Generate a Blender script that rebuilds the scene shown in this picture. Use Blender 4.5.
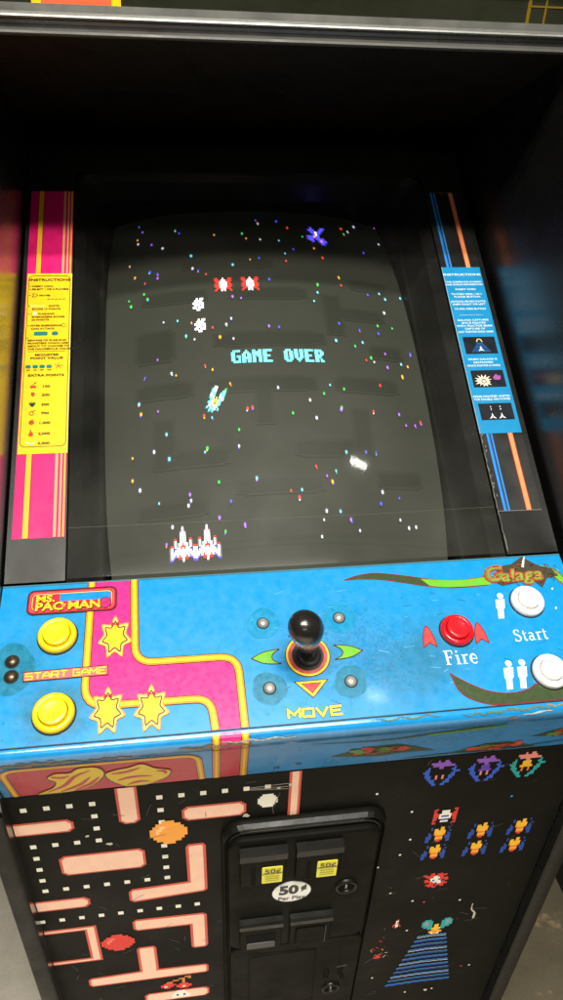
import bpy, math, random
from mathutils import Vector, Matrix
for o in list(bpy.data.objects): bpy.data.objects.remove(o)
S = bpy.context.scene; COL = S.collection
random.seed(7)
# ------------------------------------------------------------------ camera
cam = bpy.data.cameras.new('camera'); co = bpy.data.objects.new('camera', cam); COL.objects.link(co)
CR = Vector((0.990526, -0.133380, 0.032675)); CU = Vector((0.046318, 0.548497, 0.834869)); CF = Vector((0.129277, 0.825446, -0.549478))
CC = Vector((-0.110036, -0.591084, 0.483599))
co.matrix_world = Matrix(((CR.x, CU.x, -CF.x, CC.x), (CR.y, CU.y, -CF.y, CC.y), (CR.z, CU.z, -CF.z, CC.z), (0, 0, 0, 1)))
cam.sensor_fit = 'VERTICAL'; cam.sensor_height = 24; cam.lens = 24*0.71835
cam.clip_start = 0.02; cam.clip_end = 60
S.camera = co
# ------------------------------------------------------------------ light
W = bpy.data.worlds.new('World'); S.world = W; W.use_nodes = True
bg = W.node_tree.nodes['Background']; bg.inputs[0].default_value = (1.0, 0.97, 0.88, 1); bg.inputs[1].default_value = 0.036
def lamp(name, loc, target, sx, sy, power, color=(1, .97, .9)):
    l = bpy.data.lights.new(name, 'AREA'); l.shape = 'RECTANGLE'; l.size = sx; l.size_y = sy; l.energy = power; l.color = color
    o = bpy.data.objects.new(name, l); COL.objects.link(o); o.location = loc
    d = Vector(target)-Vector(loc); o.rotation_euler = d.to_track_quat('-Z', 'Y').to_euler(); return o
lamp('ceiling_tube', (0.0, -.50, 1.7), (0, -.45, 0), .8, .06, 29)
lamp('ceiling_tube_behind', (-.1, -.78, 1.7), (0, -.15, -.3), 1.2, .08, 40, (1, .94, .82))
lamp('far_fill_light', (-.2, -2.6, 1.7), (-.2, -2.0, -1), 1.3, .2, 13, (1, .95, .84))  # unseen lamp added as frontal fill for the apron and upright front
lv = lamp('floor_bounce_light', (-.15, -1.55, 1.7), (-.15, -1.5, -1), 1.2, .5, 66, (1, .95, .84)); lv.data.spread = math.radians(70)  # unseen lamp added; its narrow beam bounces off the floor onto the apron
lamp('ceiling_spot', (.485, -.09, 1.7), (.1, .1, 0), .014, .056, .24)
S.view_settings.view_transform = 'Standard'; S.view_settings.look = 'None'; S.view_settings.exposure = 0; S.view_settings.gamma = 1
S.render.engine = 'CYCLES'
S.cycles.max_bounces = 8; S.cycles.transparent_max_bounces = 12
# ------------------------------------------------------------------ frames (planes of the cabinet; metres)
AL, BE = 0.338792, 0.997248
ca, sa, cb, sb = math.cos(AL), math.sin(AL), math.cos(BE), math.sin(BE)
YB = -0.13789; D = 0.167435; FZ = -1.02
def PANEL(u, v, w=0): return Vector((u, -v*ca-w*sa, -v*sa+w*ca))           # v runs down the slope towards the player
def BEZ(u, v, w=0): return Vector((u, v*sb-w*cb, v*cb+w*sb))               # v runs up the tilted screen frame
def BODY(u, v, w=0): return Vector((u, YB-w, v))                          # upright front
APT = (-0.276358, 0.961055)
def APRON(u, h, w=0): return Vector((u, YB+APT[0]*h-w*.961055, -.15+APT[1]*h-w*.276358))
def crt_depth(u, v): return .030+.028*(u/.2)**2+.03*((v-.25)/.27)**2
def CRT(u, v, w=0): return BEZ(u, v, w-crt_depth(u, v))
PANEL.vd = -1; BEZ.vd = 1; BODY.vd = 1; APRON.vd = 1; CRT.vd = 1
WALLX = .305
# ------------------------------------------------------------------ materials
def lin(c):
    c /= 255.0
    return c/12.92 if c <= .04045 else ((c+.055)/1.055)**2.4
def rgb(r, g, b): return (lin(r), lin(g), lin(b), 1)
MATS = {}
def mat(name, col, rough=.5, spec=.5, metal=0, coat=0, emit=0, var=0, vscale=30, bump=0, bscale=200, dust=0, coat_rough=.08):
    if name in MATS: return MATS[name]
    m = bpy.data.materials.new(name); m.use_nodes = True; nt = m.node_tree; N = nt.nodes; b = N['Principled BSDF']
    b.inputs['Base Color'].default_value = col; b.inputs['Roughness'].default_value = rough
    b.inputs['Specular IOR Level'].default_value = spec; b.inputs['Metallic'].default_value = metal
    b.inputs['Coat Weight'].default_value = coat; b.inputs['Coat Roughness'].default_value = coat_rough
    if emit: b.inputs['Emission Color'].default_value = col; b.inputs['Emission Strength'].default_value = emit
    tc = N.new('ShaderNodeTexCoord')
    src = None
    if var:
        n = N.new('ShaderNodeTexNoise'); n.inputs['Scale'].default_value = vscale; n.inputs['Detail'].default_value = 6; n.inputs['Roughness'].default_value = .65
        nt.links.new(tc.outputs['Object'], n.inputs['Vector'])
        r = N.new('ShaderNodeMapRange'); r.inputs[1].default_value = .3; r.inputs[2].default_value = .7; r.inputs[3].default_value = 1-var; r.inputs[4].default_value = 1+var
        nt.links.new(n.outputs[0], r.inputs[0])
        x = N.new('ShaderNodeMix'); x.data_type = 'RGBA'; x.blend_type = 'MULTIPLY'; x.inputs[0].default_value = 1
        x.inputs[6].default_value = col; nt.links.new(r.outputs[0], x.inputs[7]); src = x.outputs[2]
        rr = N.new('ShaderNodeMapRange'); rr.inputs[1].default_value = .3; rr.inputs[2].default_value = .7; rr.inputs[3].default_value = max(.03, rough*.75); rr.inputs[4].default_value = min(1, rough*1.3)
        nt.links.new(n.outputs[0], rr.inputs[0]); nt.links.new(rr.outputs[0], b.inputs['Roughness'])
    if dust:      # pale specks of dust and worn flecks
        n2 = N.new('ShaderNodeTexNoise'); n2.inputs['Scale'].default_value = 420; n2.inputs['Detail'].default_value = 2
        nt.links.new(tc.outputs['Object'], n2.inputs['Vector'])
        n3 = N.new('ShaderNodeTexNoise'); n3.inputs['Scale'].default_value = 14; n3.inputs['Detail'].default_value = 5
        nt.links.new(tc.outputs['Object'], n3.inputs['Vector'])
        a = N.new('ShaderNodeMath'); a.operation = 'MULTIPLY'; nt.links.new(n2.outputs[0], a.inputs[0]); nt.links.new(n3.outputs[0], a.inputs[1])
        r2 = N.new('ShaderNodeMapRange'); r2.inputs[1].default_value = .33; r2.inputs[2].default_value = .43; r2.inputs[3].default_value = 0; r2.inputs[4].default_value = dust
        nt.links.new(a.outputs[0], r2.inputs[0])
        x2 = N.new('ShaderNodeMix'); x2.data_type = 'RGBA'; nt.links.new(r2.outputs[0], x2.inputs[0])
        if src: nt.links.new(src, x2.inputs[6])
        else: x2.inputs[6].default_value = col
        x2.inputs[7].default_value = (.33, .31, .26, 1); src = x2.outputs[2]
    if src: nt.links.new(src, b.inputs['Base Color'])
    if bump:
        n4 = N.new('ShaderNodeTexNoise'); n4.inputs['Scale'].default_value = bscale; n4.inputs['Detail'].default_value = 3
        nt.links.new(tc.outputs['Object'], n4.inputs['Vector'])
        bp = N.new('ShaderNodeBump'); bp.inputs['Strength'].default_value = bump; bp.inputs['Distance'].default_value = .002
        nt.links.new(n4.outputs[0], bp.inputs['Height']); nt.links.new(bp.outputs[0], b.inputs['Normal'])
    MATS[name] = m; return m
def ink(name, r, g, b, rough=.3, coat=.2, var=.035): return mat('ink_'+name, rgb(r, g, b), rough, .4, 0, coat, 0, var, 160, 0, 200)
def print_(name, r, g, b): return mat('print_'+name, rgb(r, g, b), .5, .3, 0, 0, 0, .06, 80, 0, 200)
def glow(name, r, g, b, e): return mat('glow_'+name, rgb(r, g, b), .6, .2, emit=e)

# ------------------------------------------------------------------ mesh building
ROOT = None
class MB:
    def __init__(s): s.v = []; s.f = []; s.mi = []; s.sm = []; s.m = []
    def idx(s, m):
        if m not in s.m: s.m.append(m)
        return s.m.index(m)
    def face(s, pts, m, smooth=False):
        k = len(s.v); s.v += [tuple(p) for p in pts]; s.f.append(tuple(range(k, k+len(pts)))); s.mi.append(s.idx(m)); s.sm.append(smooth)
    def rings(s, rings, m, smooth=True, closed=True, cap0=False, cap1=False):
        k = len(s.v); n = len(rings[0]); i = s.idx(m)
        for r in rings: s.v += [tuple(p) for p in r]
        for a in range(len(rings)-1):
            for j in range(n if closed else n-1):
                q = (j+1) % n
                s.f.append((k+a*n+j, k+a*n+q, k+(a+1)*n+q, k+(a+1)*n+j)); s.mi.append(i); s.sm.append(smooth)
        if cap0: s.face(list(rings[0])[::-1], m)
        if cap1: s.face(rings[-1], m)
    def poly(s, F, pts, m, w=.0003):
        s.face([F(u, v, w) for u, v in pts], m)
    def slab(s, F, pts, w0, w1, m):       # an outline with thickness
        s.rings([[F(u, v, w0) for u, v in pts], [F(u, v, w1) for u, v in pts]], m, False, True, True, True)
    def stroke(s, F, pts, wid, m, w=.0003, closed=False):
        n = len(pts); L = []; R = []
        for i in range(n):
            p = Vector(pts[i]); 
            a = Vector(pts[i-1]) if (i > 0 or closed) else None
            b = Vector(pts[(i+1) % n]) if (i < n-1 or closed) else None
            d1 = (p-a).normalized() if a is not None else (b-p).normalized()
            d2 = (b-p).normalized() if b is not None else d1
            n1 = Vector((-d1.y, d1.x)); n2 = Vector((-d2.y, d2.x)); mm = n1+n2
            mm = n1 if mm.length < 1e-6 else mm.normalized()
            k = 1/max(.45, mm.dot(n1)); ww = wid[i] if isinstance(wid, (list, tuple)) else wid
            L.append(p+mm*k*ww/2); R.append(p-mm*k*ww/2)
        for i in range(n if closed else n-1):
            j = (i+1) % n
            s.face([F(*L[i], w), F(*R[i], w), F(*R[j], w), F(*L[j], w)], m)
    def rbox(s, F, u0, u1, v0, v1, w0, w1, r, bev, m, n=5):
        o = rrect(u0, v0, u1, v1, r, n); R = [[F(u, v, w0) for u, v in o]]
        for k in range(4):
            a = k/3*math.pi/2; ins = bev*(1-math.cos(a)); h = w1-bev+bev*math.sin(a)
            R.append([F(u, v, h) for u, v in rrect(u0+ins, v0+ins, u1-ins, v1-ins, max(r-ins, .0005), n)])
        s.rings(R, m, True); s.face(R[-1], m)
    def lathe(s, F, c, prof, m, n=28, tilt=(0, 0), sy=1):     # prof: (radius, height w)
        R = []
        for r, w in prof:
            R.append([F(c[0]+tilt[0]*w+r*math.cos(2*math.pi*k/n), c[1]+tilt[1]*w+sy*r*math.sin(2*math.pi*k/n), w) for k in range(n)])
        s.rings(R, m, True)
        if prof[-1][0] > 1e-5: s.face(R[-1], m, True)
    def box(s, lo, hi, m):
        x0, y0, z0 = lo; x1, y1, z1 = hi
        P = [Vector(p) for p in ((x0, y0, z0), (x1, y0, z0), (x1, y1, z0), (x0, y1, z0), (x0, y0, z1), (x1, y0, z1), (x1, y1, z1), (x0, y1, z1))]
        for q in ((0, 3, 2, 1), (4, 5, 6, 7), (0, 1, 5, 4), (1, 2, 6, 5), (2, 3, 7, 6), (3, 0, 4, 7)): s.face([P[i] for i in q], m)
    def prism(s, prof, x0, x1, m, smooth=False):     # a (y, z) outline drawn out along x
        A = [Vector((x0, y, z)) for y, z in prof]; B = [Vector((x1, y, z)) for y, z in prof]
        s.rings([A, B], m, smooth, True, True, True)
    def sprite(s, F, c, w, h, rows, pal, lift=.0004, skew=0, ang=0):
        nr = len(rows); nc = max(len(r) for r in rows); pw = w/nc; ph = h/nr; vd = F.vd; cs, sn = math.cos(ang), math.sin(ang)
        for j, row in enumerate(rows):
            i = 0
            while i < len(row):
                ch = row[i]; k = i
                while k < len(row) and row[k] == ch: k += 1
                if ch in pal:
                    q = []
                    for a, b in ((i, j), (k, j), (k, j+1), (i, j+1)):
                        x = -w/2+a*pw; y = h/2-b*ph
                        x, y = x*cs-y*sn, x*sn+y*cs
                        q.append(F(c[0]+x, c[1]+vd*y, lift))
                    s.face(q, pal[ch])
                i = k
    def text(s, F, txt, pos, h, m, w=.0004, sx=1, align='CENTER', bold=0, rot=0, shear=0):
        c = bpy.data.curves.new('lettering', 'FONT'); c.body = txt; c.size = 1; c.align_x = align; c.offset = bold; c.shear = shear; c.resolution_u = 3
        o = bpy.data.objects.new('lettering', c); COL.objects.link(o)
        dg = bpy.context.evaluated_depsgraph_get(); dg.update(); e = o.evaluated_get(dg); me = e.to_mesh()
        k = h/.73; cs, sn = math.cos(rot), math.sin(rot); base = len(s.v); i = s.idx(m)
        for vt in me.vertices:
            x = vt.co.x*k*sx; y = vt.co.y*k-h/2
            x, y = x*cs-y*sn, x*sn+y*cs
            s.v.append(tuple(F(pos[0]+x, pos[1]+F.vd*y, w)))
        for p in me.polygons: s.f.append(tuple(base+q for q in p.vertices)); s.mi.append(i); s.sm.append(False)
        e.to_mesh_clear(); bpy.data.objects.remove(o); bpy.data.curves.remove(c)
    def build(s, name, parent=None, label=None):
        me = bpy.data.meshes.new(name); me.from_pydata(s.v, [], s.f)
        for m in s.m: me.materials.append(m)
        for p, i, q in zip(me.polygons, s.mi, s.sm): p.material_index = i; p.use_smooth = q
        me.update()
        o = bpy.data.objects.new(name, me); COL.objects.link(o)
        if parent is not None:
            o.parent = parent
            if parent.type == 'EMPTY': o.location = -parent.location
        if label: o['label'] = label
        return o
def rrect(u0, v0, u1, v1, r, n=5):
    P = []
    for cx, cy, a0 in ((u1-r, v1-r, 0), (u0+r, v1-r, 90), (u0+r, v0+r, 180), (u1-r, v0+r, 270)):
        for k in range(n+1):
            a = math.radians(a0+90*k/n); P.append((cx+r*math.cos(a), cy+r*math.sin(a)))
    return P
def fillet(pts, r, n=6):
    out = [pts[0]]
    for i in range(1, len(pts)-1):
        p = Vector(pts[i]); a = (Vector(pts[i-1])-p); b = (Vector(pts[i+1])-p); rr = min(r, a.length*.49, b.length*.49)
        A = p+a.normalized()*rr; B = p+b.normalized()*rr
        for k in range(n+1):
            t = k/n; q = A*(1-t)**2+p*2*t*(1-t)+B*t*t; out.append((q.x, q.y))
    out.append(pts[-1]); return out
def spline(pts, n=8, closed=False):
    out = []; N = len(pts)
    for i in range(N if closed else N-1):
        g = (lambda k: Vector(pts[k % N])) if closed else (lambda k: Vector(pts[min(max(k, 0), N-1)]))
        p0, p1, p2, p3 = g(i-1), g(i), g(i+1), g(i+2)
        for k in range(n):
            t = k/n; q = .5*((2*p1)+(p2-p0)*t+(2*p0-5*p1+4*p2-p3)*t*t+(3*p1-p0-3*p2+p3)*t**3); out.append((q.x, q.y))
    if not closed: out.append(tuple(pts[-1]))
    return out
def circle(c, r, n=32, sy=1): return [(c[0]+r*math.cos(2*math.pi*k/n), c[1]+sy*r*math.sin(2*math.pi*k/n)) for k in range(n)]
def blob(c, r, seed, n=40, amp=.2, sy=1):
    R = random.Random(seed); ph = [(R.uniform(0, 6.28), R.uniform(.3, 1)) for _ in range(6)]
    out = []
    for k in range(n):
        a = 2*math.pi*k/n; q = 1+amp*sum(w*math.sin((i+2)*a+p)/(i+1.5) for i, (p, w) in enumerate(ph)); out.append((c[0]+r*q*math.cos(a), c[1]+r*sy*q*math.sin(a)))
    return out
def thing(name, loc, label, cat, group=None):
    o = bpy.data.objects.new(name, None); COL.objects.link(o); o.location = loc; o['label'] = label; o['category'] = cat; o.empty_display_size = .1
    if group: o['group'] = group
    bpy.context.view_layer.update(); return o
STARS= [(-0.1623, 0.566), (-0.1103, 0.5433), (-0.1048, 0.5362), (-0.1571, 0.5506), (-0.1643, 0.5331), (-0.1635, 0.5234), (-0.1443, 0.5173), (-0.1289, 0.5058), (-0.0899, 0.4824), (-0.0554, 0.5258), (-0.0106, 0.5151), (0.0095, 0.5517), (0.0375, 0.5582), (0.0093, 0.5128), (-0.009, 0.4684), (0.0038, 0.4715), (-0.1676, 0.4517), (-0.1368, 0.4519), (-0.1369, 0.4439), (-0.0889, 0.4559), (-0.0816, 0.4509), (-0.154, 0.4376), (-0.1555, 0.4167), (-0.1757, 0.4081), (-0.173, 0.3974), (-0.1509, 0.4063), (-0.0385, 0.3967), (-0.0275, 0.3933), (-0.1307, 0.3614), (-0.0946, 0.3552), (-0.1125, 0.3611), (-0.1025, 0.3345), (-0.068, 0.3446), (-0.0594, 0.3281), (-0.0424, 0.3243), (0.0051, 0.3431), (0.0181, 0.3413), (-0.1398, 0.3017), (-0.156, 0.2769), (-0.1229, 0.2784), (-0.1174, 0.2746), (-0.0808, 0.2852), (-0.0718, 0.2782), (-0.0514, 0.2557), (-0.1641, 0.2396), (-0.1619, 0.2251), (-0.1411, 0.226), (-0.1318, 0.1932), (-0.0858, 0.2127), (-0.0762, 0.2097), (-0.0325, 0.2186), (-0.0263, 0.2197), (-0.0448, 0.1907), (-0.0463, 0.169), (-0.087, 0.1648), (-0.1474, 0.1723), (-0.1733, 0.1678), (-0.1739, 0.1391), (-0.1653, 0.126), (-0.1435, 0.107), (-0.1072, 0.1135), (-0.1063, 0.1061), (-0.1095, 0.1004), (-0.0727, 0.1254), (-0.0601, 0.101), (-0.0458, 0.0718), (-0.129, 0.077), (-0.1366, 0.0575), (0.0521, 0.5429), (0.0418, 0.4824), (0.0413, 0.4662), (0.159, 0.5665), (0.1946, 0.5743), (0.1928, 0.5319), (0.1625, 0.5026), (0.0957, 0.4781), (0.1133, 0.4394), (0.1144, 0.4234), (0.0803, 0.4213), (0.0781, 0.4056), (0.071, 0.3891), (0.1514, 0.4108), (0.1698, 0.4164), (0.1772, 0.4071), (0.2021, 0.4148), (0.1704, 0.38), (0.1559, 0.3539), (0.1772, 0.3531), (0.0921, 0.3217), (0.1289, 0.3218), (0.1173, 0.3148), (0.1369, 0.2973), (0.1584, 0.3065), (0.1791, 0.2923), (0.1962, 0.3115), (0.0747, 0.251), (0.0924, 0.2458), (0.0653, 0.2382), (0.0462, 0.2285), (0.1581, 0.2846), (0.1426, 0.2548), (0.0846, 0.2158), (0.1275, 0.2152), (0.1624, 0.2137), (0.1697, 0.1986), (0.1826, 0.1999), (0.1913, 0.2045), (0.0229, 0.2103), (0.0442, 0.1393), (0.1096, 0.1583), (0.1227, 0.1581), (0.0111, 0.1094), (0.0243, 0.1102), (0.0205, 0.1005), (0.0625, 0.1194), (0.1243, 0.1069), (0.1204, 0.0923), (0.0802, 0.0725), (0.1531, 0.0629), (0.1627, 0.0644), (0.043, 0.053), (0.0899, 0.0592)]
# ------------------------------------------------------------------ setting
def floor():
    m = bpy.data.materials.new('concrete'); m.use_nodes = True; nt = m.node_tree; N = nt.nodes; L = nt.links; b = N['Principled BSDF']; b.inputs['Roughness'].default_value = .75
    tc = N.new('ShaderNodeTexCoord')
    def noise(sc, det, off=0):
        n = N.new('ShaderNodeTexNoise'); n.inputs['Scale'].default_value = sc; n.inputs['Detail'].default_value = det; n.inputs['Roughness'].default_value = .7
        mp = N.new('ShaderNodeMapping'); mp.inputs['Location'].default_value = (off, off*.7, 0); L.new(tc.outputs['Object'], mp.inputs[0]); L.new(mp.outputs[0], n.inputs['Vector']); return n.outputs[0]
    def mixc(f, a, c):
        x = N.new('ShaderNodeMix'); x.data_type = 'RGBA'; L.new(f, x.inputs[0])
        for s, v in ((6, a), (7, c)):
            if isinstance(v, tuple): x.inputs[s].default_value = v
            else: L.new(v, x.inputs[s])
        return x.outputs[2]
    def ramp(v, a, c):
        r = N.new('ShaderNodeMapRange'); r.inputs[1].default_value = a; r.inputs[2].default_value = c; L.new(v, r.inputs[0]); return r.outputs[0]
    sx = N.new('ShaderNodeSeparateXYZ'); L.new(tc.outputs['Object'], sx.inputs[0])
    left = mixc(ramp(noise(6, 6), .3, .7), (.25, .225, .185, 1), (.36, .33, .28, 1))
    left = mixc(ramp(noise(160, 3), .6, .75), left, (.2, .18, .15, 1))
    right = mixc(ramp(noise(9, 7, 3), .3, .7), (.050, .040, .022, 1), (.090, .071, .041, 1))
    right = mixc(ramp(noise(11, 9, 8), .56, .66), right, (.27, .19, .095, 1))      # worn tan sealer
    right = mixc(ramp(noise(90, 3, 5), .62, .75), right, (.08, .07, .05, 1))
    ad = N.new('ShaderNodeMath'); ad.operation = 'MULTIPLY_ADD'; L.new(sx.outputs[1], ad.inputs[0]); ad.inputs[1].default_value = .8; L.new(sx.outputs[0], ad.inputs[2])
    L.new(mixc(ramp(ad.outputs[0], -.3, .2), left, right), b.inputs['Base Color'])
    bp = N.new('ShaderNodeBump'); bp.inputs['Strength'].default_value = .3; bp.inputs['Distance'].default_value = .003; L.new(noise(120, 4), bp.inputs['Height']); L.new(bp.outputs[0], b.inputs['Normal'])
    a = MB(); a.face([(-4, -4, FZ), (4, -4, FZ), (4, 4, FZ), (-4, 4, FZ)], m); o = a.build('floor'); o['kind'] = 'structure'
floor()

# ------------------------------------------------------------------ common materials
LAM = mat('black_laminate', (.006, .006, .006, 1), .27, .8, var=.1, vscale=12)
LAML = mat('polished_black_laminate', (.006, .006, .006, 1), .3, 1.0, coat=1, coat_rough=.24, var=.1, vscale=12)
EDGE = mat('black_edge', (.012, .0115, .009, 1), .5, .2, var=.2, vscale=25, bump=.25, bscale=160, dust=.04)
PLA = mat('black_plastic', (.008, .008, .007, 1), .45, .35, var=.2, vscale=18, bump=.08, bscale=500, dust=.04)
FRM = mat('black_print', (.009, .009, .0075, 1), .38, .35, var=.2, vscale=9, dust=.018)
DOORH = mat('black_enamel_glossy', (.0060, .0058, .0045, 1), .36, .20, var=.15, vscale=40, bump=.04, bscale=400, dust=.01)
DOOR = mat('black_enamel', (.0056, .0052, .0036, 1), .5, .045, var=.12, vscale=22, bump=.05, bscale=500, dust=.008)
HOLE = mat('dark_void', (.003, .003, .003, 1), .8, .1)
ARTB = mat('black_art', (.0068, .0063, .0047, 1), .5, .06, var=.2, vscale=10, bump=.06, bscale=350, dust=.03)
CHR = mat('bright_steel', (.50, .48, .43, 1), .3, .6, .5, var=.3, vscale=60)
STEEL = mat('dull_steel', (.34, .30, .25, 1), .4, .5, 1, var=.3, vscale=120)
ALU = mat('brushed_aluminium', (.20, .20, .185, 1), .42, .5, .7, var=.15, vscale=14)
ALUK = mat('shaded_lip_aluminium', (.06, .058, .052, 1), .55, .4, .4, var=.2, vscale=14)
ALUD = mat('shaded_aluminium', (.07, .07, .068, 1), .25, .5, .6, var=.2, vscale=14)

def blue_panel():     # printed blue with rubbed and grimy areas
    m = mat('blue_overlay', rgb(8, 140, 204), .34, .5, 0, .3, 0, .02, 90)
    nt = m.node_tree; N = nt.nodes; L = nt.links; b = N['Principled BSDF']; src = b.inputs['Base Color'].links[0].from_socket
    tc = N.new('ShaderNodeTexCoord')
    def add(src, center, rad, scale, lo, hi, col, amt):
        d = N.new('ShaderNodeVectorMath'); d.operation = 'DISTANCE'; L.new(tc.outputs['Object'], d.inputs[0]); d.inputs[1].default_value = center
        f = N.new('ShaderNodeMapRange'); f.inputs[1].default_value = rad; f.inputs[2].default_value = 0; f.inputs[3].default_value = 0; f.inputs[4].default_value = 1; L.new(d.outputs['Value'], f.inputs[0])
        n = N.new('ShaderNodeTexNoise'); n.inputs['Scale'].default_value = scale; n.inputs['Detail'].default_value = 8; n.inputs['Roughness'].default_value = .72; L.new(tc.outputs['Object'], n.inputs['Vector'])
        a = N.new('ShaderNodeMath'); a.operation = 'ADD'; L.new(f.outputs[0], a.inputs[0]); L.new(n.outputs[0], a.inputs[1])
        r = N.new('ShaderNodeMapRange'); r.inputs[1].default_value = lo; r.inputs[2].default_value = hi; r.inputs[4].default_value = amt; L.new(a.outputs[0], r.inputs[0])
        x = N.new('ShaderNodeMix'); x.data_type = 'RGBA'; L.new(r.outputs[0], x.inputs[0]); L.new(src, x.inputs[6]); x.inputs[7].default_value = col; return x.outputs[2]
    g = rgb(28, 92, 96)
    for u, v, rad, amt in ((-.2412, .1367, .055, .6), (.245, .155, .06, .55), (.10, .12, .07, .35), (.0, .1, .06, .18), (.14, .10, .07, .3), (-.283, .09, .05, .3), (-.242, .058, .045, .25)):
        src = add(src, PANEL(u, v), rad, 55, .78, 1.2, g, amt)
    src = add(src, PANEL(.05, .1), .4, 300, 1.36, 1.5, rgb(15, 80, 100), .4)
    L.new(src, b.inputs['Base Color']); return m
BLU = blue_panel()
BLU2 = mat('blue_apron', rgb(18, 140, 212), .3, .5, 0, .35, 0, .12, 30)

# ------------------------------------------------------------------ the cabinet
cab = thing('arcade_cabinet', (0, .2, FZ), 'worn black upright arcade cabinet with blue control panel, tilted screen and coin doors', 'arcade cabinet')
prof = [(YB-.014, FZ), (YB-.014, -.16), (-.139, -.09), (-.134, -.068), (-.03, -.030), (-.008, .004), (.004, .06), (.02, .16), (.07, .31), (.14, .45), (.15, .56), (.72, .56), (.72, FZ)]
for s in (-1, 1):
    WX = WALLX if s > 0 else .3008
    a = MB(); a.prism(prof, s*WX, s*(WX+.018), LAM if s > 0 else LAML); sp = a.build('side_panel', cab)
    t = MB(); F = BODY
    for k in range(1):
        x0, x1 = sorted((s*(WX-.0005), s*(WX+.0195)))
        R = []
        for z in (FZ+.001, -.2, -.157):
            R.append([Vector((x0+(x1-x0)*(.5-.5*math.cos(math.pi*i/8)), YB-.0145-.0045*math.sin(math.pi*i/8), z)) for i in range(9)])
        t.rings(R, EDGE, True, False)
    t.build('edge_trim', sp)
a = MB(); a.box((-WALLX+.001, .68, FZ), (WALLX-.001, .70, .55), EDGE); a.build('back_panel', cab)
a = MB(); a.box((-WALLX+.001, .215, .53), (WALLX-.001, .679, .555), EDGE); a.build('top_panel', cab)

# ---- speaker panel and marquee
SPK = mat('speaker_board', (.007, .005, .002, 1), .6, .15, var=.15, vscale=20, bump=.2, bscale=300)
a = MB(); a.face([(-WALLX+.001, .235, .4690), (WALLX-.001, .235, .4690), (WALLX-.001, .553, .360), (-WALLX+.001, .553, .360)], SPK)
a.face([(-WALLX+.001, .553, .360), (WALLX-.001, .553, .360), (WALLX-.001, .553, .366), (-WALLX+.001, .553, .366)], SPK)
a.face([(-WALLX+.001, .235, .4695), (WALLX-.001, .235, .4695), (WALLX-.001, .235, .53), (-WALLX+.001, .235, .53)], SPK); a.build('speaker_panel', cab)
MQ = mat('marquee_acrylic', (.016, .017, .010, 1), .12, .5, coat=.6, var=.5, vscale=9)
a = MB(); a.box((-WALLX+.002, .226, .480), (WALLX-.002, .2345, .5295), MQ)
def MARQ(u, v, w=0): return Vector((u, .226-w, v))
MARQ.vd = 1
a.poly(MARQ, [(-.230, .4935), (-.150, .4935), (-.150, .5295), (-.230, .5295)], mat('marquee_yellow', rgb(240, 190, 20), .2, .4, coat=.5), .0004)
a.poly(MARQ, [(-.2215, .4942), (-.1585, .4942), (-.1585, .5295), (-.2215, .5295)], mat('marquee_orange', rgb(226, 96, 62), .2, .4, coat=.5, var=.1), .0008)
for u, wd in ((.244, .0035), (.262, .002)):
    a.poly(MARQ, [(u, .49), (u+wd, .49), (u+wd, .5295), (u, .5295)], mat('marquee_olive', rgb(104, 84, 14), .2, .4, coat=.5), .0004)
a.poly(MARQ, [(.2445, .508), (.30, .508), (.30, .5095), (.2445, .5095)], MATS['marquee_olive'], .0006)
mq = a.build('marquee', cab)
a = MB()
pr = [(.2258, .4948), (.2225, .4948), (.2222, .4885), (.2200, .4872), (.2175, .4862), (.2168, .4848), (.2180, .4834), (.2210, .4818), (.2225, .4790), (.2222, .4760), (.2195, .4738), (.2185, .4718), (.2200, .4700), (.2345, .4692), (.2345, .4790), (.2258, .4795)]
R = [[Vector((x, y, z)) for y, z in pr] for x in (-WALLX+.001, WALLX-.001)]
n = len(pr)
for i in range(n):
    j = (i+1) % n; zz = (pr[i][1]+pr[j][1])/2
    a.face([R[0][i], R[1][i], R[1][j], R[0][j]], ALUK if zz < .4755 else ALUD if zz < .4834 else ALU)  # concave and lip use darker metal copies, shade put into their colour
a.build('retainer_bar', mq)

# ---- screen: curved tube face with its picture
PH = mat('phosphor_glass', (.043, .046, .037, 1), .5, .12, var=.04, vscale=6)
BURN = mat('burnt_phosphor', (.0325, .0345, .0275, 1), .5, .12)
BURN2 = mat('half_burnt_phosphor', (.038, .0405, .0325, 1), .5, .12)
a = MB(); NU, NV = 28, 36
def crt_uv(i, j):       # rounded rectangular outline filled with a grid
    s, t = i/NU*2-1, j/NV*2-1
    u = s*.207*math.sqrt(1-.10*t*t*t*t); v = .285+t*.305*math.sqrt(1-.08*s*s*s*s); return u, v
for j in range(NV+1): 
    pass
a.rings([[CRT(*crt_uv(i, j)) for i in range(NU+1)] for j in range(NV+1)], PH, True, False)
def bar(u0, v0, u1, v1):
    for g_, m, w in ((.004, BURN2, .0006), (0, BURN, .0009)): bar_(u0-g_, v0-g_, u1+g_, v1+g_, m, w)
def bar_(u0, v0, u1, v1, m, w):
    n = 10
    for i in range(n):
        for j in range(n):
            p = [(u0+(u1-u0)*x/n, v0+(v1-v0)*y/n) for x, y in ((i, j), (i+1, j), (i+1, j+1), (i, j+1))]
            if i in (0, n-1) and j in (0, n-1) and abs(u1-u0) > .03: continue
            a.poly(CRT, p, m, w)
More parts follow.
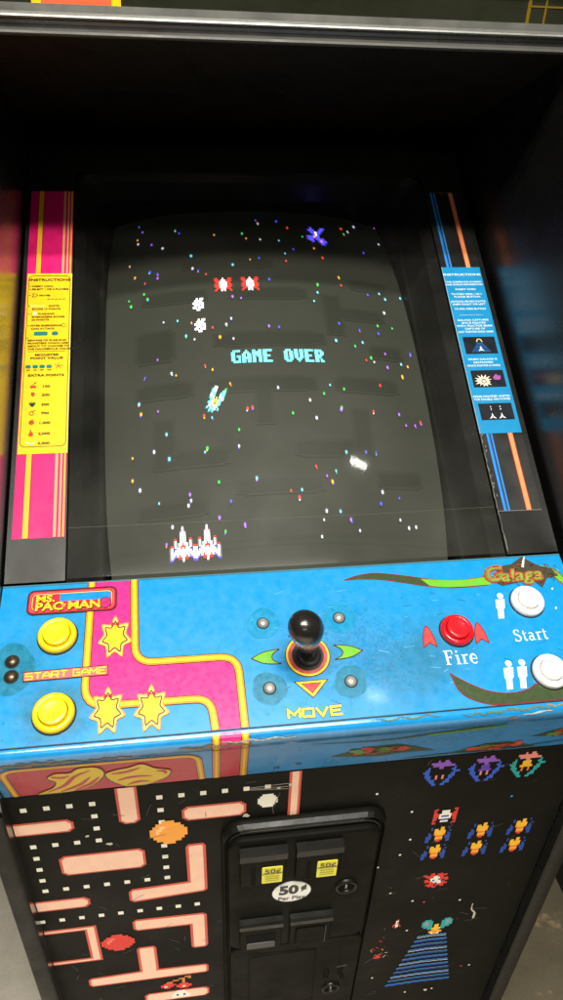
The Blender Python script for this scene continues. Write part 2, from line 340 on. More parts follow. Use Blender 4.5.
for c in ((-.165, .30, -.120, .345), (-.065, .315, .075, .333), (-.155, .395, -.075, .412), (-.04, .395, .06, .411), (.085, .335, .105, .400), (.105, .362, .165, .378), (-.02, .20, -.003, .26), (-.075, .246, .055, .262),
          (.085, .245, .165, .262), (-.165, .245, -.10, .262), (-.145, .15, -.125, .21), (-.125, .15, -.06, .166), (.025, .155, .10, .172), (.10, .155, .118, .215), (-.05, .11, .05, .126), (.125, .115, .175, .131), (.13, .42, .18, .436), (-.10, .455, .02, .470), (-.165, .09, -.09, .104), (.14, .30, .18, .316)):
    bar(*c)
random.seed(3)
HALO = {}
def dim(m, k=.13):      # bloom round a lit spot, painted as faint emission
    if m.name not in HALO:
        c = m.node_tree.nodes['Principled BSDF'].inputs['Base Color'].default_value; h = mat('halo_'+m.name, (.043, .046, .037, 1), .5, .12); b = h.node_tree.nodes['Principled BSDF']; b.inputs['Emission Color'].default_value = tuple(c); b.inputs['Emission Strength'].default_value = k; HALO[m.name] = h
    return HALO[m.name]
def halo(c, r, m): a.poly(CRT, circle(c, r*2.0, 10, 1.7), dim(m), .0011)
STARS += [(random.uniform(-.18, .19), random.uniform(.05, .56)) for _ in range(42)]
SC = [glow('star_'+n, *c, 1.0) for n, c in (('red', (235, 70, 50)), ('green', (70, 220, 90)), ('blue', (80, 90, 255)), ('cyan', (120, 220, 255)), ('amber', (245, 170, 60)), ('white', (235, 230, 255)), ('violet', (170, 100, 250)))]
for i, (u, v) in enumerate(STARS):
    m = random.choice(SC); r = random.uniform(.0008, .0014); halo((u, v), r, m)
    a.poly(CRT, circle((u, v), r, 8, 1.9), m, .0012)
    if random.random() < .35: a.poly(CRT, circle((u+random.uniform(-.001, .001), v-.003), r*.7, 8, 1.4), random.choice(SC), .0014)
def lit(c, w, h, rows, an=0):
    a.sprite(CRT, c, w*1.16, h*1.10, rows, {k: dim(m, .3) for k, m in G.items()}, .00105, 0, an); a.sprite(CRT, c, w, h, rows, G, .0013, 0, an)
G = {'R': glow('sprite_red', 255, 50, 40, 1.1), 'W': glow('sprite_white', 255, 250, 255, 1.5), 'B': glow('sprite_blue', 90, 80, 255, 1.2), 'C': glow('sprite_cyan', 110, 235, 250, 1.1), 'Y': glow('sprite_amber', 255, 190, 60, 1.1), 'P': glow('sprite_pink', 255, 150, 190, 1.1), 'G': glow('sprite_green', 80, 200, 90, 1)}
FONT = {'G': ["01111", "11000", "11000", "11011", "11001", "11001", "01111"], 'A': ["00100", "01110", "11011", "11011", "11111", "11011", "11011"],
        'M': ["110011", "111111", "111111", "110111", "110011", "110011", "110011"], 'E': ["11111", "11000", "11000", "11110", "11000", "11000", "11111"],
        'O': ["01110", "11011", "11011", "11011", "11011", "11011", "01110"], 'V': ["11011", "11011", "11011", "11011", "11011", "01110", "00100"], 'R': ["11110", "11011", "11011", "11110", "11100", "11010", "11011"]}
u = -.0476
for ch in "GAME OVER":
    if ch != ' ':
        g = FONT[ch]; lit((u+.0062, .2953), .0112, .0192, [r.replace('1', 'C').replace('0', '.') for r in g])
    u += .01345
CRAB = ["RR...W...RR", "RRR.WWW.RRR", ".RRWWPWWRR.", "RRRWPWPWRRR", "RRRWWWWWRRR", ".RR.WWW.RR.", "R...W.W...R"]
for c in ((-.0496, .4200), (-.0132, .4200)): lit(c, .0215, .0245, CRAB)
lit((.0938, .5285), .027, .040, ["..B....BB", ".BBB..BB.", "..BBWBB..", "...BWB...", "BBBPBB...", "BBB.BBBB.", "..B..BPBB", "......BB."])
for c in ((-.0847, .3864), (-.0839, .3497)): lit(c, .0135, .022, ["..W.WW", ".WWWW.", "WWPWWW", ".WWWBW", "WW.WWW", "..WW.."])
lit((-.0700, .2342), .0205, .036, ["..WW.....G.", ".CWW....CC.", ".CCC...CCC.", ".WCC...WCC.", ".CCW.Y.CCW.", "..CCYYYCC..", ".CCWYRYCC..", "..WCCYWC...", ".C.CCCW.C..", "...C.C....."], -.35)
SHIP = ["......W......", "......W......", ".....PWP.....", ".....WWW.....", ".....WWW.....", "..R..WWW..R..", "..W..WWW..W..", "..W.WWRWW.W..", "R.W.WRRRW.W.R", "W.BWWRWRWWB.W", "W.WWWWWWWWW.W", "WWWWWPWPWWWWW", "WWBWRWWWRWBWW", "WB..RRWRR..BW", "B.....W.....B"]
for c in ((-.1178, .0560), (-.0900, .0555)): lit(c, .0272, .039, SHIP)
scr = a.build('screen', cab)

# ---- screen surround: moulded black frame, the printed glass border and the two instruction cards
a = MB()
rims = [(-.238, -.03, .238, .574, .022, 0), (-.226, -.03, .226, .571, .022, -.012), (-.217, -.03, .217, .572, .02, -.045), (-.2125, -.03, .2125, .577, .02, -.055), (-.2075, -.03, .2075, .582, .02, -.052), (-.205, -.03, .205, .590, .02, -.11)]
a.rings([[BEZ(u, v, w) for u, v in rrect(u0, v0, u1, v1, r, 6)] for u0, v0, u1, v1, r, w in rims], PLA, False)
bz = a.build('screen_surround', cab)
a = MB()
for s in (-1, 1): a.slab(BEZ, [(s*.2385, .002), (s*.2985, .002), (s*.2985, .657), (s*.2385, .657)], .0005, .003, FRM)
a.slab(BEZ, [(-.2385, .5745), (.2385, .5745), (.2385, .657), (-.2385, .657)], .0005, .003, FRM)
gb = a.build('glass_border', cab)
gm = bpy.data.materials.new('clear_glass'); gm.use_nodes = True; nt = gm.node_tree; nt.nodes.clear(); N = nt.nodes
o_ = N.new('ShaderNodeOutputMaterial'); mx = N.new('ShaderNodeMixShader'); tr = N.new('ShaderNodeBsdfTransparent'); gl = N.new('ShaderNodeBsdfGlossy'); fr = N.new('ShaderNodeFresnel')
tr.inputs[0].default_value = (.96, .97, .95, 1); gl.inputs['Roughness'].default_value = .05; fr.inputs[0].default_value = 1.45
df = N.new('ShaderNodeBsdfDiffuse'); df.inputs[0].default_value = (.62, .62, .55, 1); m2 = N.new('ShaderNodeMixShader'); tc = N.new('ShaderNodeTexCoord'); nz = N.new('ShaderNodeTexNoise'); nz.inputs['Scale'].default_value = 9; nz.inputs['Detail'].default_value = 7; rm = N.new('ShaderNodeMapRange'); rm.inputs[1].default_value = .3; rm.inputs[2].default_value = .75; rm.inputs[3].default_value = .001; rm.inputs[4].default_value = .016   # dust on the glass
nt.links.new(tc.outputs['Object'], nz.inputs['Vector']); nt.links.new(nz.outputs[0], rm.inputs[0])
sz = N.new('ShaderNodeSeparateXYZ'); nt.links.new(tc.outputs['Object'], sz.inputs[0]); rz = N.new('ShaderNodeMapRange'); rz.inputs[1].default_value = .17; rz.inputs[2].default_value = .0; rz.inputs[3].default_value = .6; rz.inputs[4].default_value = 3.4; nt.links.new(sz.outputs[2], rz.inputs[0])     # dust film boosted towards the lower edge, painting the ceiling's reflected haze
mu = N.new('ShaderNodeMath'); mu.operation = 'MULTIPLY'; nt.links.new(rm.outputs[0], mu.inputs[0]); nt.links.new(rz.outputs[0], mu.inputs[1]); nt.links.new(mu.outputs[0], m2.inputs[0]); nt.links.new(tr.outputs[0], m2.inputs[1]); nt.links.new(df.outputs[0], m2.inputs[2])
nt.links.new(fr.outputs[0], mx.inputs[0]); nt.links.new(m2.outputs[0], mx.inputs[1]); nt.links.new(gl.outputs[0], mx.inputs[2]); nt.links.new(mx.outputs[0], o_.inputs[0])
a = MB(); a.face([BEZ(-.2365, .004, .0022), BEZ(.2365, .004, .0022), BEZ(.2365, .572, .0022), BEZ(-.2365, .572, .0022)], gm); a.stroke(BEZ, [(-.2365, .0600), (.1, .0585), (.2365, .0600)], .0004, print_('glass_line', 70, 69, 58), .0026); a.build('glass_pane', cab)  # thin pale line across the lower glass

# left card
W0 = .0034
PK = print_('magenta', 214, 14, 104); YE = print_('card_yellow', 228, 190, 8); BK = print_('card_black', 18, 14, 6); TE = print_('card_teal', 10, 112, 104); OR = print_('stripe_amber', 240, 170, 40); RD = print_('card_red', 190, 50, 30); GR = print_('card_green', 50, 95, 40); LP = print_('stripe_pale', 236, 150, 110); DR = print_('stripe_maroon', 140, 10, 50); PW = print_('card_white', 238, 236, 220)
a = MB()
def quad(u0, v0, u1, v1, m, w, F=BEZ): a.poly(F, [(u0, v0), (u1, v0), (u1, v1), (u0, v1)], m, w)
quad(-.2935, .0497, -.2400, .5365, PK, W0)
for u0, u1, m in ((-.2838, -.2765, DR), (-.2830, -.2773, OR), (-.2525, -.2487, DR), (-.2520, -.2490, LP), (-.2468, -.2438, DR), (-.2466, -.2444, LP), (-.2425, -.2408, OR)):
    quad(u0, .0500, u1, .5362, m, W0+.0003 if m is DR else W0+.0006)
quad(-.2925, .1487, -.2396, .3992, YE, W0+.0009)
quad(-.2400, .1487, -.2393, .3992, PW, W0+.0007)
a.stroke(BEZ, rrect(-.2905, .1575, -.2412, .3955, .006), .0007, BK, W0+.0012, True)
def T(t, u, v, h=.0026, m=BK, al='CENTER', sx=1.45, bold=.035): a.text(BEZ, t, (u, v), h, m, W0+.0013, sx, al, bold)
cu = -.2655
T('INSTRUCTIONS', cu, .3892, .0035)
def B(v, t): a.poly(BEZ, circle((-.2885, v), .0008, 8), BK, W0+.0013); T(t, -.2865, v, .0024, BK, 'LEFT', 1.25)
B(.3793, 'INSERT COIN'); B(.3748, 'SELECT 1 OR 2 PLAYERS'); B(.3653, '        MOVES')
a.stroke(BEZ, [(-.2855, .3678), (-.2815, .3678), (-.2790, .3655), (-.2815, .3632), (-.2855, .3632), (-.2840, .3655)], .0006, BK, W0+.0013, True)
for k in range(5): a.stroke(BEZ, [(-.2680+k*.0045, .3585), (-.2655+k*.0045, .3605), (-.2650+k*.0045, .3583)], .0006, BK, W0+.0013)
a.poly(BEZ, circle((-.2885, .3495), .0008, 8), BK, W0+.0013)
for k in range(7): a.poly(BEZ, circle((-.2860+k*.0024, .3495), .0008, 8), PW, W0+.0013)
T('DOTS', -.2660, .3495, .0024, BK, 'LEFT'); T('SCORE 10 POINTS', -.2850, .3450, .0024, BK, 'LEFT', 1.25)
B(.3378, '1      FLASHING'); a.poly(BEZ, circle((-.2815, .3382), .0022, 14), PW, W0+.0013)
T('ENERGIZERS SCORE', -.2850, .3333, .0024, BK, 'LEFT', 1.3); T('50 POINTS', -.2850, .3290, .0024, BK, 'LEFT', 1.3)
B(.3205, 'AFTER ENERGIZING'); T('CAN ATTACK', -.2850, .3160, .0024, BK, 'LEFT', 1.3)
a.stroke(BEZ, circle((-.2475, .3205), .0024, 12), .0005, BK, W0+.0013, True)
a.poly(BEZ, rrect(-.2815, .3062, -.2655, .3118, .0022), TE, W0+.0013); a.poly(BEZ, rrect(-.2610, .3062, -.2535, .3118, .0022), TE, W0+.0013)
a.poly(BEZ, circle((-.2885, .3028), .0008, 8), BK, W0+.0013)
for i, t in enumerate(('BEWARE OF FLASHING', 'MONSTERS WHICH ARE', 'ABOUT TO CHANGE TO', 'THE DANGEROUS COLORS')): T(t, -.2880, .2994-i*.0041, .0024, BK, 'LEFT', 1.3)
a.stroke(BEZ, [(-.2870, .2836), (-.2445, .2836)], .0005, BK, W0+.0013)
T('MONSTER', cu, .2787, .0030); T('POINT VALUE', cu, .2742, .0030)
for k in range(4): a.poly(BEZ, rrect(-.2890+k*.0078, .2602, -.2828+k*.0078, .2648, .0018), TE, W0+.0013)
for k, t in enumerate(('200', '400', '800', '1600')): T(t, -.2859+k*.0078, .2578, .0014, BK, 'CENTER', 1.4)
for k in range(5): a.stroke(BEZ, [(-.2518, .2630), (-.2518+.0045*math.cos(k*1.25+.3), .2630+.0045*math.sin(k*1.25+.3))], .0007, RD, W0+.0013)
T('EXTRA POINTS', cu, .2505, .0030)
rows = ((.2361, '100'), (.2246, '200'), (.2118, '500'), (.2006, '700'), (.1882, '1,000'), (.1745, '2,000'), (.1623, '5,000'))
for i, (v, t) in enumerate(rows):
    T(t, -.2650, v-.0006, .0030, BK, 'CENTER', 1.4)
    c = (-.2792, v)
    w = W0+.0013
    if i == 0:
        for d in (-.0018, .0016): a.poly(BEZ, circle((c[0]+d, c[1]-.002+abs(d)*.5), .0019, 12), RD, w)
        a.stroke(BEZ, [(c[0]-.001, c[1]), (c[0]+.0022, c[1]+.0048)], .0007, GR, w); a.poly(BEZ, [(c[0]+.001, c[1]+.0035), (c[0]+.004, c[1]+.006), (c[0]+.0025, c[1]+.003)], GR, w)
    elif i == 1: a.poly(BEZ, [(c[0]-.0022, c[1]+.0018), (c[0]+.0022, c[1]+.0018), (c[0]+.0018, c[1]-.001), (c[0], c[1]-.0032), (c[0]-.0018, c[1]-.001)], RD, w); a.stroke(BEZ, [(c[0]-.002, c[1]+.0024), (c[0]+.002, c[1]+.0024)], .0012, GR, w)
    elif i == 2: a.poly(BEZ, circle((c[0]-.0016, c[1]+.0006), .0022, 12), GR, w); a.poly(BEZ, circle((c[0]+.0016, c[1]+.0006), .0022, 12), GR, w); a.poly(BEZ, circle((c[0], c[1]-.0012), .0020, 12), BK, w+.0001)
    elif i == 3: a.stroke(BEZ, circle((c[0]-.0005, c[1]-.0006), .0023, 14), .0010, RD, w, True); a.stroke(BEZ, [(c[0], c[1]+.002), (c[0]+.004, c[1]+.003)], .0009, GR, w)
    elif i == 4: a.poly(BEZ, circle(c, .0030, 14), RD, w); a.stroke(BEZ, [(c[0], c[1]+.002), (c[0]+.0015, c[1]+.0042)], .0007, GR, w)
    elif i == 5: a.poly(BEZ, [(c[0]-.001, c[1]+.002), (c[0]+.001, c[1]+.002), (c[0]+.0028, c[1]-.0015), (c[0]+.0018, c[1]-.0038), (c[0]-.0018, c[1]-.0038), (c[0]-.0028, c[1]-.0015)], RD, w); a.stroke(BEZ, [(c[0], c[1]+.002), (c[0]-.001, c[1]+.005)], .0011, GR, w)
    else: a.stroke(BEZ, spline([(c[0]-.0045, c[1]+.0015), (c[0]-.0015, c[1]-.0012), (c[0]+.0025, c[1]-.0010), (c[0]+.0045, c[1]+.001)], 5), [.0005]+[.0012]*14+[.0005], PW, w); a.stroke(BEZ, spline([(c[0]-.0045, c[1]+.0010), (c[0]-.0015, c[1]-.0020), (c[0]+.0025, c[1]-.0018), (c[0]+.0045, c[1]+.0005)], 5), .0004, GR, w)
a.build('instruction_card', gb, 'yellow instruction card on a magenta strip with amber lines')

# right card
a = MB(); CB = print_('card_blue', 8, 128, 180); LB = print_('line_blue', 20, 110, 190); LB2 = print_('line_pale_blue', 70, 150, 205); TN = print_('line_orange', 222, 140, 90); RL = print_('line_red', 150, 30, 15); CW = print_('card_lettering', 225, 238, 240); NB = print_('card_navy', 10, 14, 26)
quad(.2385, .0535, .2915, .5400, mat('strip_black', (.012, .012, .011, 1), .35, .5, var=.2), W0)
for u0, u1, m in ((.2462, .2500, LB), (.2472, .2480, LB2), (.2514, .2538, LB), (.2524, .2530, LB2), (.2728, .2800, RL), (.2736, .2790, TN)):
    quad(u0, .0538, u1, .5398, m, W0+(.0006 if m in (LB2, TN) else .0003))
GY = print_('worn_edge', 120, 120, 112)
a.stroke(BEZ, [(.2395, .0537), (.2912, .0530)], .0007, GY, W0+.0006); a.stroke(BEZ, [(.2538, .5388), (.2730, .5392)], .0006, GY, W0+.0006)
rg = random.Random(5)
pts = [(.2392+rg.uniform(-.0006, .0006), .005+k*.0042) for k in range(36)]
a.stroke(BEZ, pts, [rg.uniform(.0002, .0012) for _ in pts], GY, W0+.0006)
for k in range(30):
    v = rg.uniform(.06, .32); uu = .2405+rg.uniform(-.0008, .0012); a.poly(BEZ, blob((uu, v), rg.uniform(.0004, .001), k, 8, .4, 1.6), GY, W0+.0013)
quad(.2392, .1537, .2915, .4060, CB, W0+.0009); quad(.2386, .1537, .2392, .4060, print_('card_edge', 150, 190, 210), W0+.0008)
a.stroke(BEZ, [(.2392, .2005), (.2915, .2003)], .0004, print_('card_fold', 8, 100, 140), W0+.0011)
def T2(t, v, h=.0027, sx=1.3, u=.2643): a.text(BEZ, t, (u, v), h, CW, W0+.0013, sx, 'CENTER', .012)
T2('INSTRUCTIONS', .3935, .0036, 1.5)
for t, v in (('THIS SCREEN FOR SCORING', .3812), ('AND BONUS INFORMATION', .3768), ('INSERT COIN', .3690), ('TO START PRESS 1 OR 2', .3612), ('PLAYER BUTTON', .3568), ('JOYSTICK: MOVES FIGHTER', .3492), ('SHIPS RIGHT OR LEFT', .3447), ('TO FIRE: PRESS BUTTON', .3373),
             ('GALAGA CAPTURES', .3195), ('SPACE FIGHTER', .3149), ('WITH TRACTOR BEAM', .3103), ('CAPTURE OF', .3058), ('LAST FIGHTER ENDS GAME', .3011), ('WHEN GALAGA IS', .2593), ('DESTROYED', .2545), ('SPACE FIGHTER IS FREED', .2498), ('PRESS FIGHTER UNITES', .2050), ('FOR DOUBLE FIRE POWER', .2008)):
    T2(t, v, .0027, 1.05 if len(t) > 20 else 1.25)
a.stroke(BEZ, [(.2480, .3275), (.2800, .3275)], .0003, CW, W0+.0012)
for v0, v1 in ((.2675, .2932), (.2182, .2428), (.1720, .1950)): quad(.2448, v0, .2870, v1, NB, W0+.0012)
w = W0+.0016
for k in range(7): v = .2705+k*.0021; hw = .0125-k*.0014; a.stroke(BEZ, [(.2655-hw, v), (.2655+hw, v)], .0007, LB, w)
a.poly(BEZ, [(.2655, .2790), (.2672, .2735), (.2695, .2712), (.2655, .2722), (.2615, .2712), (.2638, .2735)], CW, w+.0003)
a.stroke(BEZ, spline([(.2620, .2850), (.2632, .2885), (.2655, .2895), (.2678, .2885), (.2690, .2850)], 4), .0014, print_('card_cream', 200, 190, 130), w); 
st = []
for k in range(26):
    r = (.0095 if k % 2 else .0055)*rg.uniform(.75, 1.2); an = 2*math.pi*k/26; st.append((.2590+r*1.15*math.cos(an), max(.2186, .2272+r*.95*math.sin(an))))
a.poly(BEZ, st, print_('burst_cream', 225, 215, 185), w); a.stroke(BEZ, circle((.2590, .2265), .0028, 10), .0009, BK, w+.0003, True)
a.poly(BEZ, blob((.2770, .2318), .0044, 4, 24, .5), print_('card_violet', 150, 80, 150), w)
for du in (-.0060, .0060):
    a.poly(BEZ, [(.2655+du, .1815), (.2668+du, .1768), (.2700+du, .1735), (.2655+du, .1748), (.2610+du, .1735), (.2642+du, .1768)], CW, w)
    a.poly(BEZ, [(.2655+du, .1770), (.2668+du, .1748), (.2642+du, .1748)], RD, w+.0003)
    for v in (.1865, .1900): a.stroke(BEZ, [(.2655+du, v-.001), (.2655+du, v+.001)], .0009, CW, w)
a.build('instruction_card', gb, 'blue instruction card on a black strip with thin blue and orange lines')
# ------------------------------------------------------------------ control panel
PKP = ink('magenta', 226, 44, 130); ORP = ink('amber', 240, 150, 30); YEP = ink('yellow', 250, 208, 40); DKP = ink('outline', 70, 38, 20); REP = ink('red', 206, 40, 62); CRM = ink('cream', 250, 205, 110); GRP = ink('green', 110, 180, 50); OLV = ink('olive', 58, 74, 44)
BRN = ink('brown', 92, 60, 40); SAL = ink('salmon', 222, 70, 70); WHP = ink('white', 240, 240, 236); LIM = ink('lime', 226, 236, 60); ROS = ink('rose', 236, 110, 110); GREY = ink('worn', 150, 135, 110, .6, 0, .3); HAL = ink('halo', 14, 136, 184, .3, .2, .14)
a = MB()
# cross-section: flat top, rounded nose, apron
P2 = APRON(0, .0706)
prof = [(PANEL(0, v).y, PANEL(0, v).z) for v in (0, .04, .08, .12, .155, D-.0008)]
a.rings([[Vector((x, y, z)) for y, z in prof] for x in (-.300, .300)], BLU, False, False)
e0 = PANEL(0, D+.0004, -.0012); mid = PANEL(0, D+.012, -.0010)
nose = [(PANEL(0, D-.0008, -.0012).y, PANEL(0, D-.0008, -.0012).z)]
for k in range(13):
    t = k/12; q = e0*(1-t)**2+mid*2*t*(1-t)+P2*t*t; nose.append((q.y, q.z))
nose.append((APRON(0, 0).y, APRON(0, 0).z))
nn = len(nose)
NOSE = mat('blue_nose', rgb(26, 142, 210), .22, .5, 0, .5, 0, .12, 50)
R = [[Vector((x, y, z)) for y, z in nose[:nn-1]] for x in (-.300, .300)]; a.rings(R, NOSE, True, False)
R = [[Vector((x, y, z)) for y, z in nose[nn-2:]] for x in (-.300, .300)]; a.rings(R, BLU2, False, False)
full = prof+nose
for x in (-.300, .300): a.face([Vector((x, y, z)) for y, z in full]+[Vector((x, -.09, -.15)), Vector((x, 0, -.06))], EDGE)
a.face([Vector((-.3, y, z)) for y, z in ((YB, -.15), (-.09, -.15))]+[Vector((.3, y, z)) for y, z in ((-.09, -.15), (YB, -.15))], EDGE)
a.face([BEZ(-.3, 0, 0), BEZ(.3, 0, 0), Vector((.3, 0, -.06)), Vector((-.3, 0, -.06))], EDGE)
# bright plastic edge of the clear cover at the far edge and at the crease
a.stroke(PANEL, [(-.300, .0008), (.300, .0008)], .0016, ink('cover_edge', 70, 120, 135), .0006)
a.stroke(PANEL, [(-.300, D-.0012), (.300, D-.0012)], .0010, ink('seam', 40, 60, 70), .0004)
# worn patches on the nose
def NOSEF(u, h, w=0):     # h 0..1 round the nose
    t = h; q = e0*(1-t)**2+mid*2*t*(1-t)+P2*t*t; return Vector((u, q.y, q.z))+Vector((0, -.7, .5)).normalized()*w
NOSEF.vd = 1
def worn(u0, u1, h0, h1, m, seed, n=60):
    r = random.Random(seed); up = []; lo = []
    for k in range(n+1):
        u = u0+(u1-u0)*k/n; e = abs(math.sin(math.pi*k/n))**.4; c = (h0+h1)/2+.05*math.sin(k*.31+seed)+r.uniform(-.02, .02); s = (h1-h0)/2*e*(r.uniform(.35, 1.1) if seed % 2 else .4+.4*math.sin(k*.6+seed)**2+r.uniform(-.1, .1)); up.append((u, c-s)); lo.append((u, c+s))
    for k in range(n): a.face([NOSEF(*up[k], .0007), NOSEF(*lo[k], .0007), NOSEF(*lo[k+1], .0007), NOSEF(*up[k+1], .0007)], m)
TAN = ink('bare_edge', 150, 125, 90, .6, 0, .3); GRM = ink('grime', 84, 112, 92, .6, 0, .3)
worn(-.298, -.215, .70, .98, TAN, 1); worn(-.275, -.235, .62, .80, ink('bare_metal', 120, 130, 130, .5, 0, .3), 2); worn(-.13, -.060, .55, .8, TAN, 3); worn(-.09, -.02, .40, .55, ink('chip_pale', 190, 200, 190, .6, 0, .2), 4)
worn(.14, .185, .12, .24, GRM, 5); worn(.17, .245, .02, .22, GRM, 6); worn(.185, .197, .45, .6, TAN, 7, 8); worn(.20, .232, .30, .44, ink('chip_pale', 190, 200, 190, .6, 0, .2), 8, 10); worn(.05, .12, .02, .12, GRM, 9); worn(-.21, -.17, .75, .95, TAN, 10); worn(.225, .29, .0, .12, TAN, 11)
# magenta road of the left game
Lp = fillet([(-.2117, .0012), (-.2137, .1335), (-.0975, .1350), (-.0945, D-.002)], .021)
Rp = fillet([(-.1690, .0012), (-.1676, .0938), (-.0690, .0945), (-.0676, D-.002)], .018)
m_ = min(len(Lp), len(Rp))
for k in range(m_-1): a.face([PANEL(*Lp[k], .0003), PANEL(*Rp[k], .0003), PANEL(*Rp[k+1], .0003), PANEL(*Lp[k+1], .0003)], PKP)
for q in (Lp, Rp):
    a.stroke(PANEL, q, .0084, DKP, .0005); a.stroke(PANEL, q, .0066, ORP, .0007); a.stroke(PANEL, q, .0032, YEP, .0009)
# the road carried on over the nose and down the apron
for h0, h1 in [(k/8, (k+1)/8) for k in range(8)]:
    for u0, u1, m, w in ((-.0945, -.0676, PKP, .0003), (-.0987, -.0903, DKP, .0004), (-.0978, -.0912, ORP, .0005), (-.0961, -.0929, YEP, .0006), (-.0718, -.0634, DKP, .0004), (-.0709, -.0643, ORP, .0005), (-.0692, -.0660, YEP, .0006)):
        a.face([NOSEF(u0, h0, w), NOSEF(u1, h0, w), NOSEF(u1, h1, w), NOSEF(u0, h1, w)], m)
def AQ(u0, h0, u1, h1, m, w): a.poly(APRON, [(u0, h0), (u1, h0), (u1, h1), (u0, h1)], m, w)
REA = ink('apron_red', 200, 22, 56, .35); ORA = ink('apron_amber', 226, 140, 40, .35); YEA = ink('apron_gold', 246, 206, 24, .4)
AQ(-.0948, .0006, -.0690, .0706, REA, .0003)
for u in (-.0945, -.0676): AQ(u-.0042, .0006, u+.0042, .0706, DKP, .0004); AQ(u-.0033, .0006, u+.0033, .0706, ORA, .0005); AQ(u-.001, .0006, u+.001, .0706, YEA, .0006)
red = fillet([(-.2885, .0006), (-.2905, .0660), (-.1120, .0640), (-.1090, .0006)], .016)
a.poly(APRON, red, REA, .0003); a.stroke(APRON, red, .0078, DKP, .0004); a.stroke(APRON, red, .0060, ORA, .0005); a.stroke(APRON, red, .0022, YEA, .0006)
# plain flame design standing for the printed artwork
def flame(pts, stripes, dot):
    s = [(u, max(.0012, h)) for u, h in spline(pts, 6, True)]
    a.poly(APRON, s, YEA, .0008); a.stroke(APRON, s, .0012, DKP, .0010, True)
    for q in stripes: a.stroke(APRON, spline(q, 6), [.0006+.0040*math.sin(math.pi*min(1, (i+1)/(6*(len(q)-1)+1))) for i in range(6*(len(q)-1)+1)], REA, .0010)
flame([(-.268, .002), (-.252, .016), (-.247, .030), (-.253, .041), (-.244, .051), (-.231, .050), (-.222, .059), (-.206, .058), (-.200, .044), (-.205, .027), (-.220, .008), (-.244, .001)],
      [[(-.258, .006), (-.240, .020), (-.228, .040), (-.212, .052)], [(-.246, .004), (-.226, .018), (-.214, .036)], [(-.232, .005), (-.216, .018), (-.206, .034)], [(-.249, .044), (-.240, .040), (-.232, .043)]], None)
flame([(-.200, .038), (-.191, .046), (-.177, .050), (-.164, .056), (-.153, .043), (-.139, .034), (-.142, .018), (-.153, .008), (-.165, .001), (-.182, .001), (-.190, .010), (-.197, .022)],
      [[(-.194, .038), (-.180, .040), (-.166, .048)], [(-.190, .020), (-.174, .026), (-.156, .024)], [(-.152, .036), (-.145, .033), (-.143, .026)], [(-.182, .006), (-.170, .012), (-.160, .010)]], None)
# green and red creatures of the right game, as plain jagged shapes
GRA = ink('apron_olive', 44, 66, 40, .4); GRB = ink('apron_green', 84, 150, 56, .4); RDA = ink('apron_rust', 214, 66, 40, .4, .1, .3)
def creature(u, h, k, seed):
    r = random.Random(seed)
    k *= 1.15; wing = [(u-.046*k, h-.004), (u-.026*k, h+.006*k), (u-.014*k, h+.012*k), (u+.012*k, h+.012*k), (u+.028*k, h+.004*k), (u+.050*k, h-.010*k), (u+.020*k, h-.009*k), (u, h-.012*k), (u-.022*k, h-.009*k)]
    a.poly(APRON, [(x, max(.0012, y)) for x, y in wing], GRA, .0003)
    for i in range(8):
        c = (u+r.uniform(-.026, .026)*k, h+r.uniform(-.004, .007)*k); a.poly(APRON, [(x, max(.0012, y)) for x, y in blob(c, r.uniform(.004, .008)*k, seed*9+i, 18, .5, .75)], RDA if i < 6 else GRB, .0005+.00005*i)
    for i in range(10): a.stroke(APRON, spline([(u+r.uniform(-.022, .022)*k, h+r.uniform(-.004, .008)*k) for _ in range(3)], 4), .0006, DKP if i % 3 else ink('apron_orange', 214, 110, 60, .4), .0012)
creature(.072, .031, 1.0, 3); creature(.197, .012, .85, 5); creature(.272, .036, .8, 8)
a.stroke(APRON, spline([(-.004, .064), (.066, .058), (.118, .063), (.180, .0695)], 8), [.0006+.0058*i/24 for i in range(25)], GRA, .0003)
a.stroke(APRON, spline([(.112, .0615), (.15, .064), (.192, .068)], 8), .0042, GRB, .0005)
a.stroke(APRON, spline([(.10, .004), (.15, .006), (.21, .004), (.295, .018)], 8), [.0008+.003*math.sin(math.pi*i/24) for i in range(25)], GRA, .0003)
for u, h in ((-.012, .0175), (-.034, .012)): a.stroke(APRON, circle((u, h), .0028, 14, .6), .0012, GRA, .0005, True)
# logo plate of the left game
lo = rrect(-.2735, .0080, -.1868, .0345, .006)
a.poly(PANEL, lo, REP, .0010); a.stroke(PANEL, lo, .0016, DKP, .0014, True)
for ins, m in ((.0026, ROS), (.0044, CRM)): a.stroke(PANEL, rrect(-.2735+ins, .0080+ins, -.1868-ins, .0345-ins, .004), .0007, m, .0014, True)
a.poly(PANEL, rrect(-.2670, .0130, -.1925, .0310, .002), BLU2, .0014)
a.poly(PANEL, rrect(-.2672, .0130, -.2425, .0225, .001), REP, .0016); a.poly(PANEL, rrect(-.2672, .0215, -.1960, .0318, .001), REP, .0016)
for t, p, h in (('MS.', (-.2660, .0176), .0078), ('PAC', (-.2662, .0266), .0088), ('MAN', (-.2345, .0266), .0088)):
    a.text(PANEL, t, (p[0]+.0007, p[1]+.0007), h, DKP, .0018, 1.22, 'LEFT', .045); a.text(PANEL, t, p, h, YEP, .0021, 1.22, 'LEFT', .03)
for dv in (0, .0018): a.stroke(PANEL, [(-.2408+dv*.6, .0255+dv), (-.2362-dv*.4, .0255+dv)], .0009, YEP, .0021)
a.poly(PANEL, circle((-.1975, .0262), .0058, 20), PKP, .0018); a.stroke(PANEL, circle((-.1975, .0262), .0058, 20), .0009, DKP, .0021, True); a.stroke(PANEL, [(-.2015, .0285), (-.1935, .0240)], .0016, REP, .0021)
